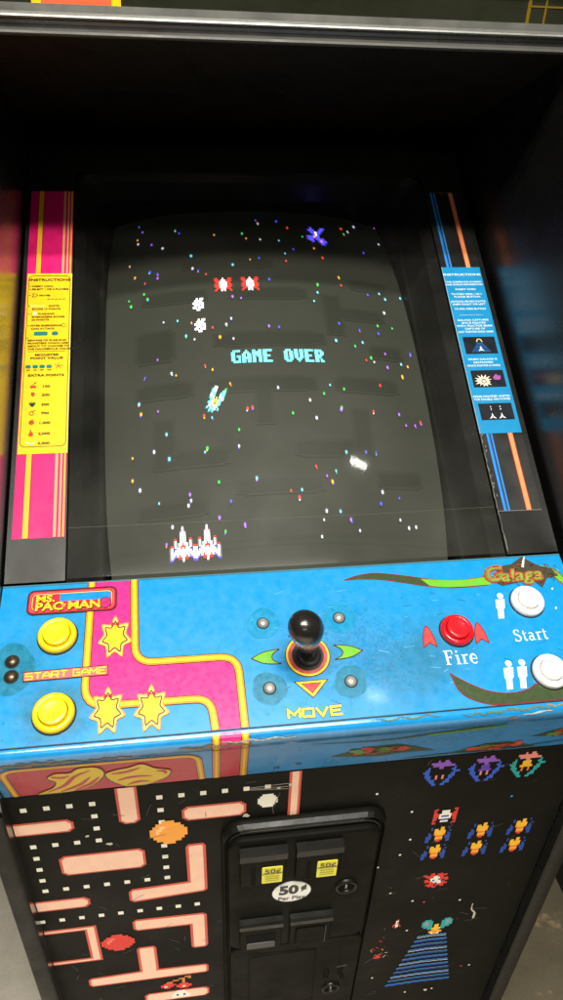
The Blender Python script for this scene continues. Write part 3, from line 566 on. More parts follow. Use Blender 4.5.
# START GAME strip
st = [(-.2707, .0954), (-.1929, .0942), (-.1926, .1039), (-.2702, .1046)]
a.poly(PANEL, st, ROS, .0012); a.stroke(PANEL, st, .0009, DKP, .0014, True)
SQ = {'S': [[(1, 1), (.05, 1), (.05, .52), (.95, .52), (.95, 0), (0, 0)]], 'T': [[(0, 1), (1, 1)], [(.5, 1), (.5, 0)]], 'A': [[(0, 0), (0, .6), (.5, 1), (1, .6), (1, 0)], [(0, .4), (1, .4)]], 'R': [[(0, 0), (0, 1), (.95, 1), (.95, .45), (.1, .45)], [(.45, .45), (1, 0)]],
      'G': [[(1, 1), (.05, 1), (.05, 0), (.95, 0), (.95, .48), (.5, .48)]], 'M': [[(0, 0), (0, 1), (.5, .35), (1, 1), (1, 0)]], 'E': [[(1, 1), (.05, 1), (.05, 0), (1, 0)], [(.05, .52), (.85, .52)]], 'O': [[(.03, .03), (.03, .97), (.97, .97), (.97, .03), (.03, .03)]], 'V': [[(0, 1), (.5, 0), (1, 1)]]}
def squares(F, t, u, v, cw, gap, h, m, th, w, slope=0):
    x = u
    for ch in t:
        if ch == ' ': x += cw*.6; continue
        for q in SQ[ch]: a.stroke(F, [(x+px*cw, v+F.vd*(py-.5)*h+slope*(x-u)) for px, py in q], th, m, w, q[0] == q[-1] and False)
        x += cw+gap
squares(PANEL, 'START GAME', -.2683, .1001, .0063, .0016, .0060, YEP, .0013, .0016, -.012)
# stickers: plain starbursts in the place of the three figures
for u, v in ((-.1870, .0655), (-.1920, .1395), (-.1522, .1405)):
    def star(k, n=7): return [(u+(k if i % 2 == 0 else k*.66)*.62*math.sin(math.pi*i/n), v-(k if i % 2 == 0 else k*.66)*.88*math.cos(math.pi*i/n)) for i in range(2*n)]
    s0 = spline(star(.0262), 3, True); a.poly(PANEL, s0, CRM, .0012); a.stroke(PANEL, s0, .0010, ORP, .0014, True)
    s1 = spline(star(.0195), 3, True); a.poly(PANEL, s1, YEP, .0015); a.stroke(PANEL, s1, .0012, BRN, .0018, True)
    a.poly(PANEL, [(u-.004, v-.017), (u, v-.0145), (u+.004, v-.017), (u+.004, v-.012), (u, v-.0135), (u-.004, v-.012)], REP, .0018)
# joystick legend
for s in (-1, 1):
    ar = spline([(s*.0555, .0985), (s*.046, .0935), (s*.036, .0912), (s*.0275, .0905)], 5)+spline([(s*.0275, .0905), (s*.0335, .0945), (s*.0355, .0985), (s*.0335, .1025), (s*.0268, .1058)], 4)+spline([(s*.0268, .1058), (s*.037, .1055), (s*.046, .1035), (s*.0555, .0985)], 5)
    a.poly(PANEL, ar, GRP, .0004); a.stroke(PANEL, ar, .0009, DKP, .0006, True)
for sg, v0, v1, in ((1, .1258, .1428), (-1, .0775, .0605)):
    tr_ = [(-.0165, v0), (.0158, v0), (-.0005, v1)]; a.poly(PANEL, tr_, YEP, .0004); a.stroke(PANEL, tr_, .0009, DKP, .0006, True)
    k = .58; c = (-.0003, v0+(v1-v0)*.36); ti = [(c[0]+(x-c[0])*k, c[1]+(y-c[1])*k) for x, y in tr_]; a.poly(PANEL, ti, SAL if sg > 0 else GRP, .0007); a.stroke(PANEL, ti, .0007, DKP, .0009, True)
a.poly(PANEL, circle((0, .0995), .0225, 40), DKP, .0004); a.poly(PANEL, circle((0, .0995), .0216, 40), YEP, .0006); a.poly(PANEL, circle((0, .0995), .0196, 40), ink('ring_red', 196, 84, 74, .4, .1, .25), .0008); a.poly(PANEL, circle((0, .0998), .0158, 32), mat('hole_black', (.012, .011, .010, 1), .5, .4), .0011)
squares(PANEL, 'MOVE', -.0262, .1570, .0108, .0026, .0078, DKP, .0034, .0004); squares(PANEL, 'MOVE', -.0262, .1570, .0108, .0026, .0078, LIM, .0023, .0007)
# fire and start legends
for s, c in ((-1, .126), (1, .181)):
    q = spline([(c-.0068, .1005), (c-.0052, .088), (c, .0770), (c+.0052, .088), (c+.0068, .1005)], 5)+[(c, .0955)]
    q = [(x+(y-.09)*(-.02), y) for x, y in q]
    a.poly(PANEL, q, SAL, .0004); a.stroke(PANEL, q, .0010, ink('rust_line', 130, 30, 40), .0006, True)
def arc(cx, cy, rx, ry, a0, a1, n=12): return [(cx+rx*math.cos(math.radians(a0+(a1-a0)*k/n)), cy+ry*math.sin(math.radians(a0+(a1-a0)*k/n))) for k in range(n+1)]
SER = {  # upright book letters: (points, widths) on a unit cap height
 'F': (.62, [([(.16, 0), (.16, 1)], .13), ([(.0, .985), (.58, .985)], .055), ([(.57, 1), (.57, .74)], .05), ([(.16, .52), (.44, .52)], .055), ([(.44, .62), (.44, .42)], .05), ([(.0, .02), (.34, .02)], .05)]),
 'i': (.34, [([(.17, 0), (.17, .66)], .12), ([(.03, .645), (.17, .645)], .05), ([(.02, .02), (.33, .02)], .05), ([(.105, .90), (.225, .90)], .12)]),
 'r': (.46, [([(.16, 0), (.16, .66)], .12), ([(.02, .645), (.16, .645)], .05), ([(.02, .02), (.33, .02)], .05), (arc(.36, .44, .2, .2, 180, 60, 8), [.04]*5+[.09]*4)]),
 'e': (.54, [(arc(.27, .33, .22, .32, 0, 320, 22), [.05]*5+[.12]*10+[.06]*8), ([(.06, .34), (.49, .34)], .05)]),
 'S': (.60, [(arc(.29, .75, .2, .23, 20, 200, 10)+[(.30, .52)]+arc(.29, .26, .22, .24, 60, -160, 12), [.05]*6+[.11]*12+[.06]*6), ([(.48, 1), (.48, .76)], .05), ([(.06, .0), (.06, .26)], .05)]),
 't': (.40, [([(.16, .88), (.16, .12), (.22, .03), (.36, .05)], [.06, .11, .11, .04]), ([(.02, .645), (.36, .645)], .05)]),
 'a': (.54, [([(.36, .06), (.36, .5)], .11), (arc(.22, .48, .16, .17, 0, 150, 8), .07), (arc(.20, .19, .16, .17, 60, 330, 12), .09), ([(.36, .05), (.5, .02)], .06)])}
def serif(t, u, v, h, m, w, slope):
    x = u
    for ch in t:
        adv, st = SER[ch]
        for q, wd in st:
            n = len(q); wl = [d*h*1.1 for d in (wd if isinstance(wd, list) else [wd]*n)]; wl = (wl+[wl[-1]]*n)[:n]
            a.stroke(PANEL, [(x+px*h, v-py*h+slope*(x+px*h-u)) for px, py in q], wl, m, w)
        x += (adv+.10)*h
serif('Fire', .1370, .1208, .0150, WHP, .0006, .02); serif('Start', .2158, .1015, .0130, WHP, .0006, -.01)
def man(u, v, k=1):
    a.poly(PANEL, circle((u+.0006, v), .0034*k, 14), WHP, .0005)
    b = [(u-.0050*k, v+.0042*k), (u+.0050*k, v+.0042*k), (u+.0046*k, v+.0145*k), (u+.0030*k, v+.0160*k), (u+.0028*k, v+.0265*k), (u+.0002, v+.0265*k), (u, v+.0175*k), (u-.0004, v+.0265*k), (u-.0034*k, v+.0265*k), (u-.0034*k, v+.0160*k), (u-.0046*k, v+.0145*k)]
    a.poly(PANEL, [(x+(y-v)*(-.22), y) for x, y in b], WHP, .0005)
man(.2150, .0480); man(.2000, .1245); man(.2142, .1245)
# green ribbons and the right game's lettering
def ribbon(top, bot, m, w, line=True):
    q = spline(top, 7)+spline(bot, 7)[::-1]; a.poly(PANEL, q, m, w)
    if line: a.stroke(PANEL, q, .0010, ink('rust_line', 130, 30, 40), w+.0002, True)
ribbon([(.0515, .0168), (.066, .0125), (.0869, .0108), (.115, .0158), (.1452, .0225), (.17, .0262), (.205, .0235)], [(.0515, .0170), (.066, .0168), (.0907, .0190), (.115, .0245), (.138, .0302), (.168, .0345), (.205, .0340)], OLV, .0003)
ribbon([(.134, .0212), (.155, .0242), (.18, .0258), (.210, .0235)], [(.142, .0305), (.158, .0332), (.18, .0340), (.210, .0335)], GRP, .0006, False)
ribbon([(.286, .018), (.292, .026), (.296, .036), (.2985, .046)], [(.279, .024), (.286, .032), (.292, .042), (.2985, .060)], GRP, .0004)
ribbon([(.1385, .1300), (.152, .140), (.17, .150), (.1890, .1545), (.21, .1530), (.232, .1450), (.2985, .137)], [(.1385, .1302), (.1425, .1470), (.152, .1570), (.170, .1640), (.19, .1655), (.23, .1654), (.2985, .1654)], OLV, .0003)
DG = ink('logo_dark', 70, 66, 50)
a.poly(PANEL, [(.214, .030), (.224, .012), (.240, .010), (.2550, .0012), (.268, .012), (.284, .018), (.289, .028), (.275, .030), (.266, .0415), (.258, .031), (.235, .034), (.222, .036)], DG, .0009)
for dx, m, w, b in ((.0, ink('logo_rust', 176, 66, 40, .4, .1, .4), .0014, .075), (.0003, ink('logo_green', 124, 150, 62, .4, .1, .5), .0018, .012)):
    a.text(PANEL, 'G', (.2030+dx, .0215), .0185, m, w, 1.15, 'LEFT', b, .06, .25); a.text(PANEL, 'alaga', (.2215+dx, .0238), .0150, m, w, 1.20, 'LEFT', b, .0, .25)
rl = random.Random(4)
for _ in range(34):
    u, v = rl.uniform(.203, .288), rl.uniform(.010, .036); an = rl.uniform(-.6, 2.2); l = rl.uniform(.002, .007); a.stroke(PANEL, spline([(u, v), (u+l*.5+rl.uniform(-.001, .001), v+l*.4*math.sin(an)), (u+l*math.cos(an), v+l*math.sin(an))], 3), rl.uniform(.0005, .001), (MATS['ink_logo_rust'], OLV, DKP, MATS['ink_logo_green'])[_ % 4], .0021)
a.stroke(PANEL, [(.2512, .0155), (.2545, .0080), (.2575, .0020)], [.0026, .0022, .0006], WHP, .0022)
a.stroke(PANEL, circle((.247, .0045), .0, 4), .0001, WHP)
# rubbed halos round the bolts, scuffs
for i, (u, v) in enumerate(((-.0405, .0611), (.0380, .0608), (-.0411, .1301), (.0384, .1297))):
    hb = blob((u, v), .0165, 30+i, 40, .10); a.poly(PANEL, hb, HAL if i < 2 else ink('halo_teal', 10, 116, 150, .35, .2, .2), .0002); a.stroke(PANEL, hb, .0006, ink('halo_line', 30, 138, 178), .0004, True)
a.poly(PANEL, blob((-.281, .0905), .0205, 77, 40, .10, 1.25), ink('halo_teal', 10, 116, 150, .35, .2, .2), .0002)
rg = random.Random(11)
SC1 = ink('scratch', 120, 190, 220); SC2 = ink('nick', 30, 70, 80)
for _ in range(70):
    u, v, l, an = rg.uniform(-.06, .29), rg.uniform(.02, .16), rg.uniform(.001, .012), rg.uniform(-.5, .5); a.stroke(PANEL, [(u, v), (u+l*math.cos(an), v+l*math.sin(an))], rg.uniform(.0002, .0005), SC1 if rg.random() < .6 else SC2, .00025)
for _ in range(60):
    u, v = rg.choice(((.06, .11), (.23, .15), (-.25, .15), (.10, .12), (.12, .06))); u += rg.gauss(0, .03); v += rg.gauss(0, .02)
    if -.295 < u < .295 and .01 < v < .16: a.poly(PANEL, blob((u, v), rg.uniform(.0002, .0006), _, 8, .5), SC2, .00025)
for u, v in ((.2722, .0668), (.2765, .0435)): a.poly(PANEL, blob((u, v), .0012, 5, 8, .4), WHP, .0006)
cp = a.build('control_panel', cab)

# bolts and screws
def bolt(u, v, r, m, seed):
    b = MB(); b.lathe(PANEL, (u, v), [(r*1.22, .0004), (r*1.16, .0007), (r*1.03, .0008)], mat('grime_ring', (.02, .03, .03, 1), .7, .2), 20); b.f.pop(); b.mi.pop(); b.sm.pop(); b.lathe(PANEL, (u, v), [(r*1.02, .0004), (r, .0012), (r*.86, .0024), (r*.6, .0034), (r*.3, .0039), (.00001, .0040)], m, 20); return b
for i, (u, v) in enumerate(((-.0405, .0611), (.0380, .0608), (-.0411, .1301), (.0384, .1297))): bolt(u, v, .0054, CHR, i).build('carriage_bolt', cp)
RUST = mat('brown_steel', (.12, .085, .055, 1), .35, .5, .8, var=.3, vscale=150)
for u, v in ((-.2824, .0833), (-.2817, .0985)): bolt(u, v, .0058, RUST, 1).build('carriage_bolt', cp, 'brown tarnished carriage bolt')
# push buttons
def button(u, v, rr, rp, cr, cp_, label, gap):
    b = MB(); b.lathe(PANEL, (u, v), [(rr+.0012, .0003), (rr+.0006, .0012)], mat('button_gap', (.02, .02, .015, 1), .6, .3), 44)  # dark ring in the gap round the button's foot
    b.lathe(PANEL, (u, v), [(rr, .0003), (rr, .0030), (rr*.985, .0046), (rr*.94, .0060), (rr*.86, .0068), (rp*1.10, .0064), (rp*1.06, .0060)], cr, 44); b.f.pop(); b.mi.pop(); b.sm.pop()
    b.lathe(PANEL, (u, v), [(rp*1.06, .0060), (rp*1.04, .0030), (.00001, .0030)], gap, 44)
    o = b.build('push_button', cab, label)
    p = MB(); p.lathe(PANEL, (u, v), [(rp, .0032), (rp, .0086), (rp*.97, .0096), (rp*.90, .0100), (rp*.6, .0095), (rp*.3, .0092), (.00001, .0091)], cp_, 40); p.build('plunger', o); return o
YB1 = mat('button_yellow', rgb(246, 206, 12), .28, .5, coat=.2, var=.10, vscale=90); YB2 = mat('plunger_yellow', rgb(252, 226, 30), .25, .5, coat=.3, var=.04)
GY_ = mat('groove_yellow', rgb(130, 92, 4), .5, .3); GW_ = mat('groove_white', rgb(120, 112, 98), .5, .3)
button(-.2420, .0600, .0186, .0126, YB1, YB2, 'yellow start button below the logo plate', GY_); button(-.2400, .1378, .0190, .0128, YB1, YB2, 'yellow start button nearest the front edge', GY_)
button(.1570, .0850, .0172, .0115, mat('button_red', rgb(214, 24, 34), .2, .5, coat=.4, var=.05), mat('plunger_red', rgb(226, 30, 40), .2, .5, coat=.4, var=.05), 'red fire button', mat('groove_red', rgb(110, 8, 12), .5, .3))
WB1 = mat('button_white', rgb(236, 236, 232), .3, .5, coat=.2, var=.03); WB2 = mat('plunger_white', rgb(242, 242, 238), .25, .5, coat=.3, var=.03)
button(.2425, .0575, .0178, .0108, WB1, WB2, 'white one player start button', GW_); button(.2400, .1368, .0180, .0112, WB1, WB2, 'white two player start button', GW_)
# joystick
JB = mat('joystick_black', (.013, .012, .011, 1), .24, .5, coat=.15, var=.2, vscale=60)
b = MB(); tl = (-.15, .03)
bat = [(.0052, .002), (.0056, .013), (.0072, .020), (.0096, .028), (.0120, .038), (.0143, .048), (.0160, .0575)]
for k in range(13):
    an = math.radians(-8+98*k/12); bat.append((max(.00001, .0167*math.cos(an)), .0650+.0168*math.sin(an)))
b.lathe(PANEL, (0.001, .0998), bat, JB, 36, tl); js = b.build('joystick', cab)
b = MB(); b.lathe(PANEL, (0.001, .0998), [(.0125, .0013), (.0122, .0026), (.0095, .0036), (.0070, .0040), (.0066, .0075), (.0052, .0080)], mat('rubber_black', (.02, .018, .016, 1), .5, .4, var=.3, vscale=200), 30); b.build('dust_washer', js)

# ------------------------------------------------------------------ upright front with printed art
SO = print_('maze_edge', 206, 84, 68); SF = print_('maze_fill', 244, 198, 172); DW = print_('dot_white', 236, 232, 216)
a = MB()
a.box((-WALLX+.001, YB, FZ+.001), (WALLX-.001, YB+.016, -.1515), ARTB)
def MZ(pts, e=.0030):      # a wall of the maze: outline with a paler fill
    a.poly(BODY, pts, SO, .0003)
def MZr(u0, v0, u1, v1, open_='', ch=.0045):
    e = .0027
    def oct_(u0, v0, u1, v1, c):
        q = []
        cl = 0 if 'l' in open_ else c; cr_ = 0 if 'r' in open_ else c; ct = 0 if 't' in open_ else 1; cb_ = 0 if 'b' in open_ else 1
        for (x, y, sx, sy, cc) in ((u0, v0, 1, 1, cl*cb_), (u1, v0, -1, 1, cr_*cb_), (u1, v1, -1, -1, cr_*ct), (u0, v1, 1, -1, cl*ct)):
            if cc == 0: q.append((x, y))
            else:
                A = (x, y+sy*cc); Bq = (x+sx*cc, y); S1 = (x+sx*cc*.5, y+sy*cc); S2 = (x+sx*cc*.5, y+sy*cc*.5)
                seq = [A, S1, S2, (x+sx*cc, y+sy*cc*.5), Bq]
                if (sx*sy) < 0: seq = seq[::-1]
                q += seq
        return q
    a.poly(BODY, oct_(u0, v0, u1, v1, ch), SO, .0003)
    a.poly(BODY, oct_(u0+(0 if 'l' in open_ else e), v0+(0 if 'b' in open_ else e*.9), u1-(0 if 'r' in open_ else e), v1-(0 if 't' in open_ else e*.9), ch*.8), SF, .0006)
def MZp(pts, fill): a.poly(BODY, pts, SO, .0003); a.poly(BODY, fill, SF, .0006)
MZr(-.1957, -.2125, -.1742, -.152, 't')
MZr(-.1312, -.2180, -.0640, -.1935)
MZr(-.3000, -.2160, -.2412, -.1945, 'l')
MZr(-.2640, -.2960, -.1738, -.2590)
MZr(-.3000, -.3640, -.2412, -.3425, 'l')
e = .0032
MZp([(-.1300, -.2660), (-.1268, -.2612), (-.1110, -.2612), (-.1082, -.2660), (-.1082, -.3550), (-.1120, -.3590), (-.1930, -.3660), (-.1974, -.3610), (-.1974, -.3440), (-.1930, -.3380), (-.1300, -.3345)],
    [(-.1268, -.2665), (-.1250, -.2645), (-.1128, -.2645), (-.1114, -.2670), (-.1114, -.3530), (-.1130, -.3560), (-.1925, -.3625), (-.1945, -.3600), (-.1945, -.3450), (-.1925, -.3412), (-.1268, -.3375)])
MZp([(-.1985, -.4100), (-.1940, -.4050), (-.1150, -.4070), (-.1106, -.4110), (-.1106, -.4850), (-.1140, -.4895), (-.1280, -.4895), (-.1312, -.4850), (-.1312, -.4320), (-.1940, -.4310), (-.1985, -.4260)],
    [(-.1955, -.4110), (-.1935, -.4082), (-.1155, -.4100), (-.1138, -.4125), (-.1138, -.4840), (-.1150, -.4862), (-.1268, -.4862), (-.1280, -.4840), (-.1280, -.4290), (-.1935, -.4280), (-.1955, -.4250)])
# pen of the maze, T piece and the lowest bar
MZp([(-.3000, -.4065), (-.2406, -.4065), (-.2406, -.4905), (-.3000, -.4905), (-.3000, -.4815), (-.2544, -.4815), (-.2544, -.4155), (-.3000, -.4155)],
    [(-.3000, -.4092), (-.2435, -.4092), (-.2435, -.4878), (-.3000, -.4878), (-.3000, -.4842), (-.2516, -.4842), (-.2516, -.4128), (-.3000, -.4128)])
MZp([(-.2640, -.5400), (-.2600, -.5350), (-.1985, -.5320), (-.1985, -.4760), (-.1950, -.4715), (-.1780, -.4715), (-.1748, -.4760), (-.1748, -.5325), (-.1150, -.5345), (-.1115, -.5390), (-.1115, -.5530), (-.1150, -.5570), (-.2600, -.5580), (-.2640, -.5535)],
    [(-.2610, -.5410), (-.2590, -.5380), (-.1953, -.5350), (-.1953, -.4770), (-.1938, -.4745), (-.1792, -.4745), (-.1780, -.4770), (-.1780, -.5355), (-.1160, -.5375), (-.1145, -.5400), (-.1145, -.5520), (-.1160, -.5540), (-.2590, -.5550), (-.2610, -.5525)])
MZr(-.1975, -.6230, -.1120, -.5975)
MZr(-.2640, -.6900, -.2150, -.6650); MZr(-.2900, -.6300, -.2412, -.6080)
MZr(-.0192, -.2475, -.0066, -.152, 't', 0)
cols = [-.2860+.02222*k for k in range(13)]; rws = {'A': -.1730, 'B': -.2365, 'C': -.3218, 'E': -.3858}
def dot(u, v): a.poly(BODY, [(u-.0031, v-.0033), (u+.0031, v-.0033), (u+.0031, v+.0033), (u-.0031, v+.0033)], DW, .0004)
for k in (0, 1, 2, 3, 6, 7, 8, 9, 10, 11): dot(cols[k], rws['A'])
for k in range(0, 4): dot(cols[k], rws['B'])
for v in (-.1938, -.2150): dot(cols[3], v)
for v in (-.2580, -.2793, -.3006): dot(cols[0], v)
for k in range(0, 7): dot(cols[k], rws['C'])
for v in (-.1945, -.2157, -.2590, -.2800, -.3010): dot(cols[6], v)
for k in range(9): dot(-.2985+.02217*k, rws['E'])
pel = ["..xxxxx..", ".xxxxxxx.", "xxxxxxxxx", "xxxxxxxxx", "xxxxxxxxx", ".xxxxxxx.", "..xxxxx.."]
a.sprite(BODY, (-.0412, -.1968), .0212, .0225, pel, {'x': DW}, .0004)
# plain pixel gems in the place of the two figures, and a pair of pixel cherries
gem = ["....xxxx....", "..xxxxxxxx..", ".xxooxxxxxx.", "xxooxxxxxxxx", "xxoxxxxxxxxx", "xxxxxxxxxxxx", ".xxxxxxxxxx.", "..xxxxxxxx..", "....xxxx...."]
a.sprite(BODY, (-.1466, -.2350), .0395, .0420, gem, {'x': print_('gem_orange', 244, 160, 60), 'o': print_('gem_pale', 250, 200, 130)}, .0007)
a.sprite(BODY, (-.2190, -.4525), .0395, .0385, gem, {'x': print_('gem_red', 214, 52, 44), 'o': print_('gem_rose', 236, 110, 96)}, .0007)
a.sprite(BODY, (-.1550, -.5765), .0400, .0330, ["........xx", "......xx.x", "....xx.x..", "..xx...x..", ".rrr...x..", "rrrrr.rrr.", "rorr.rrrrr", ".rr..rrorr", "......rrr."], {'r': print_('gem_red', 214, 52, 44), 'o': DW, 'x': print_('stalk', 190, 120, 60)}, .0007)
a.sprite(BODY, (-.1500, -.6080), .0240, .0200, ["..xxxx..", ".xxxxxx.", "xxoxxoxx", "xxxxxxxx"], {'x': DW, 'o': print_('pix_blue', 24, 70, 160)}, .0009)
# right half: space insects and ships as simple pixel shapes
PB = {'b': print_('pix_blue', 24, 70, 160), 'd': print_('pix_royal', 48, 90, 200), 'p': print_('pix_purple', 140, 86, 190), 'v': print_('pix_violet', 92, 60, 180), 'y': print_('pix_yellow', 246, 186, 40), 'o': print_('pix_orange', 232, 120, 50), 'r': print_('pix_red', 214, 52, 44), 'w': DW, 't': print_('pix_teal', 30, 160, 160), 'g': print_('pix_grey', 140, 150, 150), 's': print_('pix_salmon', 230, 140, 130), 'l': print_('pix_lightblue', 70, 150, 200)}
top = ["......h..hh......", "...hhhhhhhhh.....", "....hhhhhhhhhh...", "..c....hh.....c..", ".cc...mmmm...cc..", "ccc...mmmm....ccc", ".cc..mmmmmm..cc..", ".ccc..k..k..ccc..", "..cc..k..k..cc...", "...ccc.....cc....", "....cc....ccc....", ".....cc..cc......"]
for (u, h, m, k, c) in ((.1462, 'p', None, 's', 'd'), (.1965, 'p', 'v', 's', 'd'), (.2438, 's', 'y', 'o', 't')):
    pal = {'h': PB[h], 'k': PB[k], 'c': PB[c]}
    if m: pal['m'] = PB[m]
    a.sprite(BODY, (u, -.1790), .0410, .0430, top, pal, .0004)
a.sprite(BODY, (.1636, -.2600), .0280, .0290, ["rr........rr", "r...wwww...r", "rr..wwww..rr", "rrrwwwwwwrrr", "rrrwbbbbwrrr", "rr.wwwwww.rr", "rr..bbbb..rr", "r...wwww...r", "rr........rr"], PB, .0004)
bee = ["..b....yy..b.", "..b.yy.yy....", "....yyyyyy..b", ".b..yyyyyy.b.", ".bb.oyyyyo.bb", "bbb..oooo.bbb", "bbb..yyyy.bbb", "bb...oooo..bb", "bb....rr...bb"]
for c in ((.1614, -.2960), (.2136, -.2970), (.2620, -.2975), (.1612, -.3320), (.2130, -.3335), (.2620, -.3355)): a.sprite(BODY, c, .0295, .0300, bee, PB, .0004)
a.sprite(BODY, (.1745, -.3955), .0300, .0340, ["rr..rr......", ".rrrrr.rrr..", "..rrrwwrrrrr", "rr.wwwwwrr..", "rrrwbwwbrrrr", "..rrwwwwb.rr", "rrrrrbwwrr..", ".rrr.rrrrrr.", "...rr..rr..."], PB, .0004, 0, .25)
a.sprite(BODY, (.1363, -.4940), .0110, .0230, ["...r..", "..ww..", "..wr..", ".rww..", "rrwwr.", "r.ww.r", "..r..."], PB, .0004)
a.sprite(BODY, (.1930, -.5140), .0420, .0390, [".ttt......ttt.", "tggtt....ttggt", "tggtt....ttggt", "ttgtt.yy.ttgtt", ".tttt.yy.tttt.", "...ttyyyytt...", ".....oyyo.....", "....yyooyy....", ".....wyyw....."], PB, .0004)
for k in range(12):       # the beam: bands that widen downwards
    v0 = -.5370-k*.0121; f = k/11
    l = .1700-.0295*f; r = .2105+.0265*f
    rg2 = random.Random(k); pts = [(l+(r-l)*i/16, v0+.0014*((i % 2)*1.0)-.004*abs(i/16-.45)) for i in range(17)]
    a.stroke(BODY, pts, .0058, PB['b'] if k % 2 else print_('pix_navy', 20, 58, 120), .0004); a.stroke(BODY, [(x, y+.0030) for x, y in pts], .0012, PB['l'], .0007)
    if k % 3 == 0: a.stroke(BODY, [(x, y-.0012) for x, y in pts], .0009, DW, .0007)
rg = random.Random(21)
ST = [PB['w'], PB['r'], PB['g'], PB['l']]
for c in ((.078, -.205), (.1225, -.245), (.1195, -.330), (.095, -.352), (.128, -.300), (.1660, -.446), (.150, -.440), (.215, -.452), (.1525, -.515), (.262, -.640), (.2150, -.700), (.1740, -.700), (.2500, -.640), (.118, -.415), (.118, -.640), (.238, -.235)):
    a.poly(BODY, [(c[0]-.0013, c[1]-.0015), (c[0]+.0013, c[1]-.0015), (c[0]+.0013, c[1]+.0015), (c[0]-.0013, c[1]+.0015)], ST[0] if rg.random() < .7 else rg.choice(ST), .0004)
# scuffs and scratches
WS = print_('scuff', 190, 185, 170); WD = print_('scuff_dim', 84, 82, 74)
a.stroke(BODY, spline([(.2350, -.4650), (.2362, -.4800), (.2420, -.4900), (.2425, -.5050)], 5), [.0012]*4+[.0022]*6+[.0030]*5+[.001], WS, .0004)
for _ in range(90):
    u, v = rg.uniform(-.28, .28), rg.uniform(-.70, -.16); l = rg.uniform(.003, .022); an = rg.uniform(0, 3.14)
    a.stroke(BODY, spline([(u, v), (u+l*.5*math.cos(an)+rg.uniform(-.002, .002), v+l*.5*math.sin(an)), (u+l*math.cos(an), v+l*math.sin(an))], 3), rg.uniform(.0003, .0007), WD, .0009)
for c, r in (((-.0640, -.2185), .0034), ((-.2090, -.2440), .0028), ((-.0300, -.1760), .0020), ((-.018, -.1725), .0022), ((.205, -.700), .0030), ((-.2300, -.226), .002)): a.poly(BODY, blob(c, r, int(r*1e5), 12, .5), WS, .0010)
for dv in (0, .005, .009): a.stroke(BODY, [(-.060, -.1715-dv*.4), (-.020, -.1700-dv)], .0006, WS, .0010)
a.stroke(BODY, [(-.0285, -.1840), (-.0330, -.2000), (-.0360, -.2100), (-.0345, -.2200)], .0008, WD, .0010)
# scraped decal of a small explosion beside the beam
for _ in range(16):
    u, v = .119+rg.gauss(0, .010), -.560+rg.gauss(0, .016); l = rg.uniform(.003, .010); an = rg.uniform(0, 3.14); a.stroke(BODY, [(u, v), (u+l*math.cos(an), v+l*math.sin(an))], .0011, (WD, PB['r'], WD, WS)[_ % 4] if _ % 5 else PB['o'], .0007)
a.sprite(BODY, (.1185, -.5760), .010, .010, ["r..r", ".rr.", "rrrr"], PB, .0007)
a.build('front_panel', cab)

# ------------------------------------------------------------------ coin doors
def DOORF(u, v, w=0): return BODY(.969*u-.0034, .969*v+.0150, w)     # the doors' own layout on the upright front
DOORF.vd = 1
a = MB()
def ring(F, o, i, w0, w1, m):      # raised frame between two rounded outlines
    a.rings([[F(u, v, w) for u, v in rrect(*q)] for q, w in ((o, w0), ((o[0]+.002, o[1]+.002, o[2]-.002, o[3]-.002, o[4]), w1), ((i[0]-.002, i[1]-.002, i[2]+.002, i[3]+.002, i[4]), w1), (i, w0))], m, False)
a.rbox(DOORF, -.0905, .0990, -.790, -.2490, .0003, .0060, .024, .003, DOOR)
ring(DOORF, (-.0895, -.789, .0980, -.2500, .023), (-.0855, -.785, .0940, -.2555, .020), .0055, .0105, DOORH)
ring(DOORF, (-.0850, -.784, .0935, -.2590, .020), (-.0805, -.778, .0890, -.2660, .018), .0050, .0085, DOORH)
cd = a.build('door_frame', cab)
a = MB()
a.rbox(DOORF, -.0842, .0925, -.5110, -.2700, .004, .0140, .018, .004, DOOR)
door = a.build('coin_door', cab)
LIT = mat('lit_amber', rgb(196, 188, 12), .25, .5, emit=.28, coat=.3)
for u0 in (-.0705, -.0062):
    a = MB(); u1 = u0+.0525
    a.rbox(DOORF, u0, u1, -.3540, -.2830, .012, .0190, .003, .002, DOOR)
    a.rings([[DOORF(u, v, w) for v, w in ((-.2815, .012), (-.2822, .0205), (-.2850, .0232), (-.2975, .0222), (-.3005, .0198), (-.3010, .0180))] for u in (u0-.0008, u1+.0008)], DOORH, False, True, True, True)
    a.rbox(DOORF, u0+.0128, u0+.0175, -.3500, -.3165, .0185, .0200, .001, .0008, HOLE)
    sl = a.build('coin_slot', door)
    b = MB(); b.rbox(DOORF, u0+.0225, u0+.0510, -.3520, -.3120, .0170, .0187, .0015, .0008, HOLE); b.rbox(DOORF, u0+.0248, u0+.0488, -.3485, -.3155, .0188, .0197, .0015, .0004, LIT); ring(DOORF, (u0+.0225, -.3520, u0+.0510, -.3120, .0015), (u0+.0250, -.3480, u0+.0486, -.3160, .0015), .018, .0212, DOORH); b.rbox(DOORF, u0+.0252, u0+.0484, -.3300, -.3270, .0194, .0199, .0005, .0002, mat('amber_band', rgb(120, 112, 4), .3, .5))
    TX = mat('amber_lettering', rgb(90, 70, 10), .5, .3)
    b.text(DOORF, '50¢', (u0+.0370, -.3220), .0080, TX, .0206, 1.2, 'CENTER', .02)
    for k in range(3): b.stroke(DOORF, [(u0+.0285, -.3325-k*.0045), (u0+.0450, -.3325-k*.0045)], .0010, TX, .0206)
    b.build('coin_return_button', sl)
